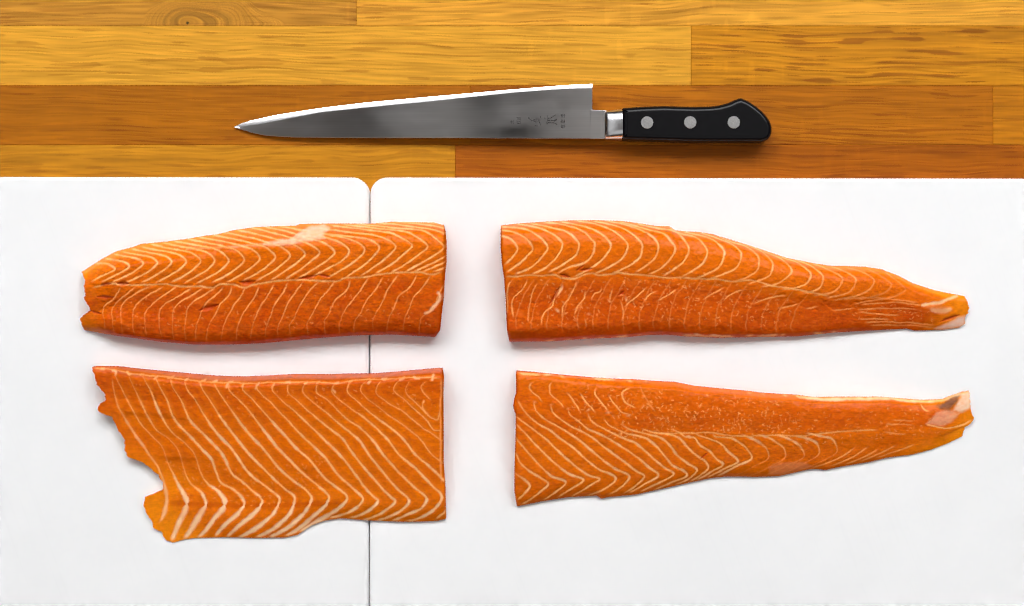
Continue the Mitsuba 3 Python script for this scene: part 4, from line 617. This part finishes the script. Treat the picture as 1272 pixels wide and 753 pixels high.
    for ring, a, name in data['patch']:
        poly = sg.Polygon(np.array(ring) / 10).buffer(.3)
        dist = shapely.distance(poly.exterior, shapely.points(flat)); ins = shapely.contains_xy(poly, flat[:, 0], flat[:, 1])
        sd = np.where(ins, dist, -dist) + 1.1 * (meshkit.fbm(pn * [.5, .5, 1], 3, seed + 21) - .5)
        k = sstep(-1.0, 2.2, sd + 1.6 * (meshkit.fbm(pn * [.25, .6, 1], 3, seed + 44) - .5)) * a * (.55 + .75 * meshkit.fbm(pn * [.35, .8, 1], 3, seed + 4))
        patchm.append((k, name)); Zf += .14 * sstep(-1.0, 1.5, sd) * (a > .5)
    # ---- rounded rim at straight cuts
    for side in cuts:
        dist = (u if side == 'L' else 1 - u).ravel() * length
        Zf -= .9 * np.clip(1 - dist / 1.3, 0, 1) ** 2
    # torn ends wander in height
    Zf = np.maximum(Zf, .9)
    # ---- colour of the flesh
    uu, v1 = u.ravel(), v.ravel()
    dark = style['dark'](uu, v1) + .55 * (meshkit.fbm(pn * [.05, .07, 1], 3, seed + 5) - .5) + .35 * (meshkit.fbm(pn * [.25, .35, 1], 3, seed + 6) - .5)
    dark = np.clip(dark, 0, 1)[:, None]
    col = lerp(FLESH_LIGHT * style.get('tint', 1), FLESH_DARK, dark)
    thin = (sstep(style.get('thin', 6.5), 1.6, Z.ravel()) * style['thinmask'](uu, v1))[:, None]
    col = lerp(col, FLESH_THIN, np.clip(thin, 0, 1) * .6)
    fib = meshkit.noise(pn * [.28, 1.5, 1], seed + 8) * .6 + meshkit.noise(pn * [.8, 1.9, 1], seed + 2) * .4
    grain = meshkit.fbm(pn * [.9, 1.0, 1], 2, seed + 12)
    col = col * (1 + .34 * (fib - .5) + .22 * (grain - .5))[:, None] * np.array([1, 1, 1])
    mott = sstep(.48, .72, meshkit.fbm(pn * [.30, .42, 1], 3, seed + 30)) * .16
    col = lerp(col, np.array([.86, .20, .03]), (mott * style.get('mott', 1))[:, None])
    halo = np.clip(inten[j[:, 0]], 0, 1) * (ids[j[:, 0]] >= 0) * np.exp(-(d[:, 0] / 2.2) ** 2) * (.62 + .38 * np.tanh(sd / .3))
    col = lerp(col, np.array([.95, .26, .025]), (np.clip(halo, 0, 1) * style.get('halo', .55))[:, None])
    if 'browncut' in style:                  # shade beside the neighbouring fillet, put into the colour of the back cut
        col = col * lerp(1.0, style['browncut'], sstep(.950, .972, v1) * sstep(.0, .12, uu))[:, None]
    fc = lerp(FAT, FAT_THICK, sstep(.55, 1.2, fw)[:, None])
    col = lerp(col, fc, np.clip(fat, 0, .96)[:, None])
    col = lerp(col, FLESH_DARK * .9, np.clip(-fat * 1.5, 0, .8)[:, None])
    for k, name in patchm:
        col = lerp(col, np.array(PATCH_COL[name]), np.clip(k, 0, 1)[:, None])
    col = lerp(col, SLIT_RED, np.clip(slit * 1.0, 0, .72)[:, None])
    col = np.clip(col, .002, .98)
    # ---- top surface
    V = np.c_[flat, Zf] * MM
    I = np.arange(NU * NV).reshape(NU, NV)
    a, b, c, e = I[:-1, :-1].ravel(), I[1:, :-1].ravel(), I[1:, 1:].ravel(), I[:-1, 1:].ravel()
    F = np.vstack([np.c_[a, b, c], np.c_[a, c, e]])
    G = V.reshape(NU, NV, 3)
    N = np.cross(np.gradient(G, axis=0), np.gradient(G, axis=1)); N /= np.linalg.norm(N, axis=2, keepdims=True) + 1e-20
    N = np.where(N[..., 2:] < 0, -N, N).reshape(-1, 3)
    # which part a triangle belongs to
    fF, iF = fat[F].max(1), fid[F[np.arange(len(F)), np.argmax(fat[F], 1)]]
    owner = np.where((fF > .26) & (iF >= 0), iF, -1)
    names = {}
    for n, (k, name) in enumerate(patchm):
        if name:
            owner = np.where(k[F].mean(1) > .33, 1000 + n, owner); names[1000 + n] = name
    # ---- side walls down to the skin
    loop = np.r_[I[:, 0], I[-1, 1:], I[-2::-1, -1], I[0, -2:0:-1]]          # counter-clockwise: B, R, T, L
    side_of = np.r_[np.full(NU, 0), np.full(NV - 1, 1), np.full(NU - 1, 2), np.full(NV - 2, 3)]
    lp = V[loop]; nx = np.roll(lp, -3, 0) - np.roll(lp, 3, 0)
    out = np.c_[nx[:, 1], -nx[:, 0]]; out /= np.linalg.norm(out, axis=1, keepdims=True) + 1e-12
    ker = np.ones(9) / 9
    out = np.stack([np.convolve(np.r_[out[-4:, c], out[:, c], out[:4, c]], ker, 'valid') for c in (0, 1)], 1)
    K = 9; rows, rcol = [], []
    for k in range(K + 1):
        s = k / K
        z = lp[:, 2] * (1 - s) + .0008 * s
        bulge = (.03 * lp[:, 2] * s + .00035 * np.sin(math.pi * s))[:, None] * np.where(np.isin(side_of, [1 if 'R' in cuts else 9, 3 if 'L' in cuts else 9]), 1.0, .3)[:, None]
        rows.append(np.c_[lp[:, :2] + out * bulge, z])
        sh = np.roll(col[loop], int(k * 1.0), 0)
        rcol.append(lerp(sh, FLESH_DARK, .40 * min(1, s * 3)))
    W = np.array(rows); n = len(loop); J = np.arange((K + 1) * n).reshape(K + 1, n)
    WN = np.cross(np.roll(W, -1, 1) - np.roll(W, 1, 1), -np.gradient(W, axis=0)); WN /= np.linalg.norm(WN, axis=2, keepdims=True) + 1e-20
    flip = (WN[..., :2] * out).sum(-1, keepdims=True) < 0; WN = np.where(flip, -WN, WN)
    nxt = np.roll(np.arange(n), -1)
    wf, ws = [], []
    for k in range(K):
        wf.append(np.c_[J[k], J[k + 1], J[k + 1][nxt]]); wf.append(np.c_[J[k], J[k + 1][nxt], J[k][nxt]]); ws += [side_of, side_of]
    wf, ws = np.vstack(wf), np.concatenate(ws)
    WV, WC, WN = W.reshape(-1, 3), np.array(rcol).reshape(-1, 3), WN.reshape(-1, 3)

    def emit(name, v, f, nrm, colour, mat='mat_flesh'):
        used = np.unique(f); remap = np.full(len(v), -1); remap[used] = np.arange(len(used))
        path = meshkit.write_ply((v[used], remap[f]), False, None, colour[used], normals=nrm[used])
        scene[name] = {'type': 'ply', 'filename': path, 'face_normals': False, 'bsdf': {'type': 'ref', 'id': mat}}
    cut_sides = [{'L': 3, 'R': 1}[s] for s in cuts]
    iscut = np.isin(ws, cut_sides)
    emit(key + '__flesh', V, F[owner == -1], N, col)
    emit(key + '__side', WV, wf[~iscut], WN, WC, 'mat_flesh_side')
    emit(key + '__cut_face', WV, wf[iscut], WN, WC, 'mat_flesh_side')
    cnt = 0; small = []
    for o in range(nline):
        f = F[owner == o]
        if len(f):      # keep the longest run, hand stray bits to the flecks
            comp = trimesh.graph.connected_component_labels(np.vstack([f[:, :2], f[:, 1:]]), node_count=len(V))[f[:, 0]]
            cnts = np.bincount(comp); big = comp == np.argmax(cnts)
            if (~big).any(): small.append(f[~big])
            f = f[big]
        if len(f) < 40:
            if len(f): small.append(f)
            continue
        emit(key + '__fat_line' + ('_%03d' % cnt if cnt else ''), V, f, N, col); cnt += 1
    if small:
        emit(key + '__fat_fleck', V, np.vstack(small), N, col); labels[key + '__fat_fleck'] = {'kind': 'stuff'}
    for o, name in names.items():
        f = F[owner == o]
        if len(f): emit(key + '__' + name, V, f, N, col)
    for nm, lb in data.get('part_labels', {}).items():
        if key + '__' + nm in scene: labels[key + '__' + nm] = {'label': lb}
    # ---- skin under the flesh: a closed thin sheet
    bot = W[-1][::3]; bo = out[::3]
    sk = np.vstack([np.c_[bot[:, :2] - bo * .0005, np.full(len(bot), .0008)], np.c_[bot[:, :2] - bo * .0004, np.full(len(bot), .0001)]])
    m = len(bot); tri = trimesh.creation.triangulate_polygon(sg.Polygon(bot[:, :2]).buffer(0), engine='earcut')
    bq = np.arange(m); bn = np.roll(bq, -1)
    sf = np.vstack([np.c_[bq, bq + m, bn + m], np.c_[bq, bn + m, bn]])
    tv_, tf_ = np.asarray(tri[0]), np.asarray(tri[1])
    sv = np.vstack([sk, np.c_[tv_, np.full(len(tv_), .0001)]]); sf = np.vstack([sf, tf_[:, ::-1] + 2 * m])
    add(key + '__skin', trimesh.Trimesh(sv, sf, process=False), 'mat_skin')
    tag(key, label, 'salmon fillet', 'pieces of raw salmon fillet')

one = lambda u, v: np.ones_like(u)
STYLE = dict(
 A=dict(dark=lambda u, v: .12 + .48 * sstep(.56, .44, v) + .10 * sstep(.12, .0, v) + .15 * sstep(.75, .5, v), thinmask=lambda u, v: .7 * sstep(.10, .02, u) * sstep(.5, .2, v) + 1.2 * sstep(.80, .93, v), thin=21, mott=1.0, torn='L'),  # lower half darker, with the shade of its downward tilt in the colour
 B=dict(dark=lambda u, v: .10 + .54 * sstep(.56, .42, v) * sstep(1.02, .9, u) + .12 * sstep(.75, .5, v), thinmask=lambda u, v: sstep(.88, 1, u) + .9 * sstep(.8, .95, v), thin=16, mott=1.3, torn='R'),  # same darker lower half, tilt shade included in the colour
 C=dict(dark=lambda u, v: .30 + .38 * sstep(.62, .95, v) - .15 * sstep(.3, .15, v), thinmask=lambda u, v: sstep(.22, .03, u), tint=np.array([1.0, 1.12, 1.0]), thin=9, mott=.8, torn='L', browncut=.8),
 D=dict(dark=lambda u, v: .26 + .26 * sstep(.45, .6, v) - .30 * sstep(.85, 1.0, v), thinmask=lambda u, v: sstep(.8, 1, u) + .7 * sstep(.7, 1, v), tint=np.array([1.0, 1.05, 1.0]), thin=7.5, mott=1.4, torn='R'))
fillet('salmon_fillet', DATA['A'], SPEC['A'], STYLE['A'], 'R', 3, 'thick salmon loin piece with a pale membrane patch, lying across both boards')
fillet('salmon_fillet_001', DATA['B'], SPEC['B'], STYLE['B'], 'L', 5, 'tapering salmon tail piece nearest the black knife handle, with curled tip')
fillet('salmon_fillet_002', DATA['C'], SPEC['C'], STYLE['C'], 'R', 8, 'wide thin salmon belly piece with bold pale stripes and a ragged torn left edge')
fillet('salmon_fillet_003', DATA['D'], SPEC['D'], STYLE['D'], 'L', 11, 'tapering salmon tail piece with a dark brown spot of skin at its narrow tip')

# ------------------------------------------------------------------ knife
# outlines of the knife in millimetres
KN = {'edge':[(-210.02,132.9),(-203.25,135.8),(-196.6,137.62),(-179.66,141.43),(-143.97,146.93),(-108.28,151.05),(-64.12,154.86),(-7.26,159.64),(38.71,163.26),(59.7,164.23)],
 'bevel':[(-209.96,132.84),(-203.25,132.78),(-192.36,134.23),(-179.66,136.41),(-143.97,143.06),(-84.69,148.32),(-64.12,149.9),(-18.45,154.55),(4.23,156.73),(36.29,158.49),(59.7,158.79)],
 'spine':[(-209.9,132.78),(-208.21,131.93),(-201.07,129.93),(-188.13,126.37),(-167.8,124.79),(-108.28,123.95),(-64.12,123.82),(-9.68,123.52),(59.7,123.1)],
 'handle':[(82.05,121.76),(110.2,120.98),(135.35,120.2),(186.26,120.2),(190.75,121.88),(192.55,124.27),(193.45,127.27),(193.45,131.46),(191.89,135.65),(189.85,138.65),(186.26,142.84),(181.47,146.73),(176.08,150.33),(170.45,152.78),(166.5,151.58),(161.41,149.19),(153.32,147.03),(146.13,146.43),(135.35,146.13),(112.77,146.85),(97.02,146.25),(82.05,145.24)],
 'tip_x':-209.72,'heel_x':60.07,'bolster_x':68.96,'neck':[(58.68,122.98),(68.96,122.98),(71.08,123.7),(71.08,143.97),(68.96,144.27),(63.52,144.51),(58.68,144.75)],
 'bolster':[69.12,82.44,143.58,122.58,145.26,121.86],
 'rivets':[(100.33,134.06,4.6),(132.38,134.23,4.6),(164.73,134.23,4.6)],
 'marks':[[(12.1,138.83,15.12,136.41,0.57),(15.12,136.41,19.36,136.1,0.57),(17.24,135.02,18.45,134.83,0.69),(19.96,137.31,21.47,133.08,0.8),(16.94,132.78,19.36,132.6,0.46),(12.7,139.43,12.7,137.62,0.46),(15.73,137.62,20.57,137.86,0.4),(21.17,140.04,21.78,138.22,0.46)],[(24.2,138.52,25.1,137.92,0.92),(26.31,136.89,33.27,136.71,0.75),(26.62,135.2,31.46,134.89,0.86),(26.62,140.64,26.62,133.38,0.34),(26.92,138.34,29.64,138.46,0.69),(29.64,138.83,32.67,140.94,0.57),(31.46,136.41,33.57,137.62,1.15),(31.46,134.89,33.87,133.68,0.69),(26.01,135.8,26.13,133.99,0.57)],[(36.78,141.55,36.78,139.13,0.39),(37.87,141.55,37.87,139.13,0.39),(39.08,141.55,39.08,139.13,0.39),(36.54,141.31,39.8,141.31,0.34),(36.54,140.22,39.8,140.22,0.34),(36.54,139.31,39.8,139.31,0.34)],[(36.78,137.31,36.78,134.89,0.39),(37.87,137.31,37.87,134.89,0.39),(39.08,137.31,39.08,134.89,0.39),(36.54,137.07,39.8,137.07,0.34),(36.54,135.98,39.8,135.98,0.34),(36.54,135.08,39.8,135.08,0.34)],[(36.78,133.38,36.78,130.96,0.39),(37.87,133.38,37.87,130.96,0.39),(39.08,133.38,39.08,130.96,0.39),(36.54,133.14,39.8,133.14,0.34),(36.54,132.05,39.8,132.05,0.34),(36.54,131.14,39.8,131.14,0.34)],[(3.81,136.17,3.81,134.23,0.32),(5.14,136.17,5.14,134.23,0.32),(6.35,136.17,6.35,134.23,0.32),(3.57,135.92,6.71,135.92,0.29),(3.57,134.47,6.71,134.47,0.29)],[(3.81,138.89,3.81,136.95,0.32),(5.14,138.89,5.14,136.95,0.32),(6.35,138.89,6.35,136.95,0.32),(3.57,138.65,6.71,138.65,0.29),(3.57,137.19,6.71,137.19,0.29)],[(-1.21,135.8,1.51,135.62,0.34),(-0.6,137.01,-0.6,133.99,0.29),(0.91,137.01,0.91,133.38,0.29)]]}
def steel_col(p, n, uv):
    sm = fbm(p.x * 22, p.y * 60, 1.0, 3)
    br = noise(p.x * 30, p.y * 2600, 2.0)
    return mi.Color3f(1.0) * (.60 + .16 * (sm - .5) + .05 * (br - .5)) * mi.Color3f(1.0, .98, .965)
def steel_rough(p, n, uv):
    return .11 + .15 * fbm(p.x * 26, p.y * 70, 4.0, 3)
def steel_bump(p, n, uv):
    return noise(p.x * 24, p.y * 2200, 2.0) + 1.2 * noise(p.x * 10, p.y * 700, 5.0) + 45.0 * fbm(p.x * 17, p.y * 26, 5.0, 2)
scene['mat_blade'] = {'type': 'bumpmap', 'arbitrary': mikit.proc(steel_bump, eps=1e-4), 'scale': .0000035,
    'bsdf': {'type': 'principled', 'base_color': mikit.proc(steel_col), 'metallic': 1.0, 'roughness': mikit.proc(steel_rough)}}
scene['mat_bevel'] = {'type': 'principled', 'base_color': {'type': 'rgb', 'value': [.80, .80, .80]}, 'metallic': 1.0, 'roughness': .27}
scene['mat_bolster'] = {'type': 'principled', 'base_color': {'type': 'rgb', 'value': [.74, .74, .75]}, 'metallic': 1.0, 'roughness': .22}
scene['mat_rivet'] = {'type': 'principled', 'base_color': mikit.proc(lambda p, n, uv: mi.Color3f(.36, .355, .345) * (.85 + .3 * fbm(p.x * 1500, p.y * 1500, 0.0, 2))), 'metallic': .75, 'roughness': .42}
scene['mat_handle'] = {'type': 'principled', 'base_color': {'type': 'rgb', 'value': [.004, .004, .005]}, 'roughness': .24, 'specular': .22}
scene['mat_etch'] = {'type': 'principled', 'base_color': {'type': 'rgb', 'value': [.022, .018, .018]}, 'roughness': .7}

KX = KN['bolster_x']                     # where blade and handle meet (mm)
ZH = ZW + .0094                          # height of the knife's mid plane at the handle
DROP = .0282                             # the blade slopes down to rest its tip on the worktop
def ztilt(x):                            # mid-plane height (m) at x (mm)
    return ZH - np.clip((KX - x), 0, None) * MM * DROP

def loft(sections, close=True):
    S = np.array(sections); n, m = S.shape[:2]; f = []
    for a in range(n - 1):
        for b in range(m if close else m - 1):
            c = (b + 1) % m
            f += [[a * m + b, (a + 1) * m + b, (a + 1) * m + c], [a * m + b, (a + 1) * m + c, a * m + c]]
    return S.reshape(-1, 3), np.array(f)

xs = np.unique(np.r_[np.linspace(KN['tip_x'], KN['tip_x'] + 12, 40), np.linspace(KN['tip_x'] + 12, KN['heel_x'], 260)])
ye, yb, ysp = (np.interp(xs, np.array(KN[k])[:, 0], np.array(KN[k])[:, 1]) for k in ('edge', 'bevel', 'spine'))
def soft(y, k=5):
    return np.convolve(np.pad(y, k, mode='reflect', reflect_type='odd'), np.ones(2 * k + 1) / (2 * k + 1), 'valid')
ye, yb, ysp = soft(ye), soft(yb), soft(ysp)
yb = yb + (ye - yb) * np.interp(xs, [xs[0], xs[0] + 60, 30], [.05, .12, .38])
yb = np.clip(yb, ysp + .35 * (ye - ysp), ye - .05)
tcap = np.clip((xs - xs[0]) / 60, 0.02, 1) ** .5
bevel_top, body = [], []
for x, e, b, s, k in zip(xs, ye, yb, ysp, tcap):
    tb, ts = 1.16 * k * min(1, (e - b) / 4.6 + .04), 1.45 * k
    z0 = ztilt(x); r = min(.30, .25 * (b - s) + .01)
    pt = lambda y, z: [x * MM, y * MM, z0 + z * MM]
    mid = np.linspace(0, 1, 7)[1:-1]
    bevel_top.append([pt(e, .03), pt(b + (e - b) * .68, .03 + (tb - .03) * .52), pt(b + (e - b) * .36, .03 + (tb - .03) * .86), pt(b, tb)])
    top = [pt(b, tb)] + [pt(b + (s + r - b) * q, tb + (ts - tb) * q) for q in mid] + [pt(s + r, ts), pt(s + r * .35, ts * .86), pt(s, ts * .45)]
    bot = [[q[0], q[1], 2 * z0 - q[2]] for q in top[::-1]]
    body.append(top + bot + [pt(e, -.03), ])
bv, bf = loft(bevel_top, False); add('kitchen_knife__edge_bevel', trimesh.Trimesh(bv, bf[:, ::-1], process=False), 'mat_bevel', smooth=True)
# body: open towards the bevel (first and last points), closed at the heel
S = np.array(body); n, m = S.shape[:2]
v, f = loft(body, False)
heel = len(v); v = np.vstack([v, [S[-1].mean(0)], [np.array(bevel_top[-1][0])]])
f = np.vstack([f, [[(n - 1) * m + q, (n - 1) * m + q + 1, heel] for q in range(m - 1)], [[(n - 1) * m + m - 1, heel + 1, heel], [heel + 1, (n - 1) * m, heel]]])
bm = trimesh.Trimesh(v, f, process=False)
if bm.face_normals[np.argmax(bm.triangles_center[:, 2] * 0 + (np.abs(bm.face_normals[:, 2]) > .9))][2] < 0: pass
top_faces = bm.triangles_center[:, 2] > np.interp(bm.triangles_center[:, 0] / MM, xs, ztilt(xs)) + .0001
if bm.face_normals[top_faces][:, 2].mean() < 0: bm.invert()
scene['kitchen_knife__blade'] = mikit.ply(bm, 'mat_blade', smooth=35)

def outline_solid(pts, z0, z1, r, rn=7, smooth_n=3, tilt=False):
    """Solid from an outline (mm, counter-clockwise) between z0 and z1 with edges rounded by r (mm)."""
    p = np.array(pts, float); q = np.vstack([p, p[:1]])
    d = np.r_[0, np.cumsum(np.linalg.norm(np.diff(q, axis=0), axis=1))]
    s = np.linspace(0, d[-1], 361)[:-1]
    c = np.stack([np.interp(s, d, q[:, k]) for k in (0, 1)], 1)
    for _ in range(smooth_n): c = .25 * np.roll(c, 1, 0) + .5 * c + .25 * np.roll(c, -1, 0)
    poly = sg.Polygon(c)
    if poly.exterior.is_ccw is False: c = c[::-1]
    tg = np.roll(c, -4, 0) - np.roll(c, 4, 0); nrm = np.c_[-tg[:, 1], tg[:, 0]]; nrm /= np.linalg.norm(nrm, axis=1, keepdims=True)
    rings = []
    for a in np.linspace(0, math.pi / 2, rn): rings.append((r * (1 - math.sin(a)), z0 + r * MM * (1 - math.cos(a))))
    for a in np.linspace(0, math.pi / 2, rn): rings.append((r * (1 - math.cos(a)), z1 - r * MM + r * MM * math.sin(a)))
    V = []
    for ins, z in rings:
        cc = c + nrm * ins
        V.append(np.c_[cc * MM, np.full(len(cc), z) - (ZH - ztilt(cc[:, 0]) if tilt else 0)])
    n = len(c); V = np.array(V); K = len(rings); J = np.arange(K * n).reshape(K, n); nx = np.roll(np.arange(n), -1); f = []
    for k in range(K - 1):
        f += [np.c_[J[k], J[k][nx], J[k + 1][nx]], np.c_[J[k], J[k + 1][nx], J[k + 1]]]
    tv, tf = trimesh.creation.triangulate_polygon(sg.Polygon(V[-1][:, :2]).buffer(0), engine='earcut')
    bv, bf = trimesh.creation.triangulate_polygon(sg.Polygon(V[0][:, :2]).buffer(0), engine='earcut')
    tz = np.full(len(tv), V[-1][0, 2]) if not tilt else z1 - (ZH - ztilt(tv[:, 0] / MM))
    bz = np.full(len(bv), V[0][0, 2]) if not tilt else z0 - (ZH - ztilt(bv[:, 0] / MM))
    allv = np.vstack([V.reshape(-1, 3), np.c_[tv, tz], np.c_[bv, bz]])
    f = np.vstack(f + [tf + K * n, bf[:, ::-1] + K * n + len(tv)])
    m = trimesh.Trimesh(allv, f, process=False); m.merge_vertices(); m.fix_normals()
    return m

tag('kitchen_knife', 'long slim steel slicing knife with black riveted handle lying edge up on the oak worktop', 'knife')
scene['kitchen_knife__handle'] = mikit.ply(outline_solid(KN['handle'], ZW + .0001, ZH + .0094, 4.2, rn=9, smooth_n=2), 'mat_handle', smooth=50)
scene['kitchen_knife__neck'] = mikit.ply(outline_solid(KN['neck'], ZH - .00142, ZH + .00142, .35, smooth_n=1, tilt=True), 'mat_blade', smooth=40)
# bolster: an oval collar that flares towards the handle
secs = []
for t_ in np.linspace(0, 1, 16):
    x = KN['bolster'][0] + (KN['bolster'][1] - KN['bolster'][0]) * t_
    y1 = KN['bolster'][2] + (KN['bolster'][4] - KN['bolster'][2]) * t_; y0 = KN['bolster'][3] + (KN['bolster'][5] - KN['bolster'][3]) * t_
    hz = 3.0 + 5.9 * t_ ** .6 if t_ > 0 else 2.4
    if t_ == 0: y1, y0 = y1 - .6, y0 + .6
    a = np.linspace(0, 2 * math.pi, 49)[:-1]
    ey = np.sign(np.cos(a)) * np.abs(np.cos(a)) ** .8 * (y1 - y0) / 2 + (y1 + y0) / 2; ez = np.sign(np.sin(a)) * np.abs(np.sin(a)) ** .8 * hz
    secs.append(np.c_[np.full(48, x) * MM, ey * MM, ZH + ez * MM])
v, f = loft(secs); c0, c1 = len(v), len(v) + 1
v = np.vstack([v, [secs[0].mean(0)], [secs[-1].mean(0)]])
f = np.vstack([f, [[(b + 1) % 48, b, c0] for b in range(48)], [[15 * 48 + b, 15 * 48 + (b + 1) % 48, c1] for b in range(48)]])
bm = trimesh.Trimesh(v, f, process=False); bm.fix_normals()
scene['kitchen_knife__bolster'] = mikit.ply(bm, 'mat_bolster', smooth=45)
for i, (x, y, r) in enumerate(KN['rivets']):
    prof = [(0, -.004), (r, -.004), (r, .00002 * 1000 * 0 + .00002), (r - .12, .00016), (0, .00019)]
    a = np.linspace(0, 2 * math.pi, 41)[:-1]; V = []
    for rr, z in prof: V.append(np.c_[(x + rr * np.cos(a)) * MM, (y + rr * np.sin(a)) * MM, np.full(40, ZH + .0094 + z)])
    v, f = loft(V); m = trimesh.Trimesh(v, f, process=False); m.fix_normals()
    if m.face_normals[m.triangles_center[:, 2] > ZH + .0095][:, 2].mean() < 0: m.invert()
    scene['kitchen_knife__rivet' + ('_%03d' % i if i else '')] = mikit.ply(m, 'mat_rivet', smooth=30)
# engraved characters, read with the handle to the right: each stroke is a thin etched bar set on the blade
def strokes(key, segs):
    parts = []
    for (x0, y0, x1, y1, w) in segs:
        zz = lambda x, y: float(ztilt(np.array(x))) + np.interp(y, [np.interp(x, xs, ysp), np.interp(x, xs, yb)], [1.45, 1.16]) * MM + .00003
        d = math.hypot(x1 - x0, y1 - y0); px, py = -(y1 - y0) / d * w / 2, (x1 - x0) / d * w / 2
        q = [(x0 + px, y0 + py), (x0 - px, y0 - py), (x1 - px * .7, y1 - py * .7), (x1 + px * .7, y1 + py * .7)]
        v = np.array([[x * MM, y * MM, zz(x, y)] for x, y in q] + [[x * MM, y * MM, zz(x, y) - .00012] for x, y in q])
        f = [[0, 1, 2], [0, 2, 3], [4, 6, 5], [4, 7, 6]] + [g for a in range(4) for g in ([a, a + 4, (a + 1) % 4 + 4], [a, (a + 1) % 4 + 4, (a + 1) % 4])]
        parts.append(trimesh.Trimesh(v, f, process=False))
    m = trimesh.util.concatenate(parts); m.fix_normals()
    add(key, m, 'mat_etch')
for i, g in enumerate(KN['marks']):
    strokes('kitchen_knife__blade__engraved_character' + ('_%03d' % i if i else ''), g)
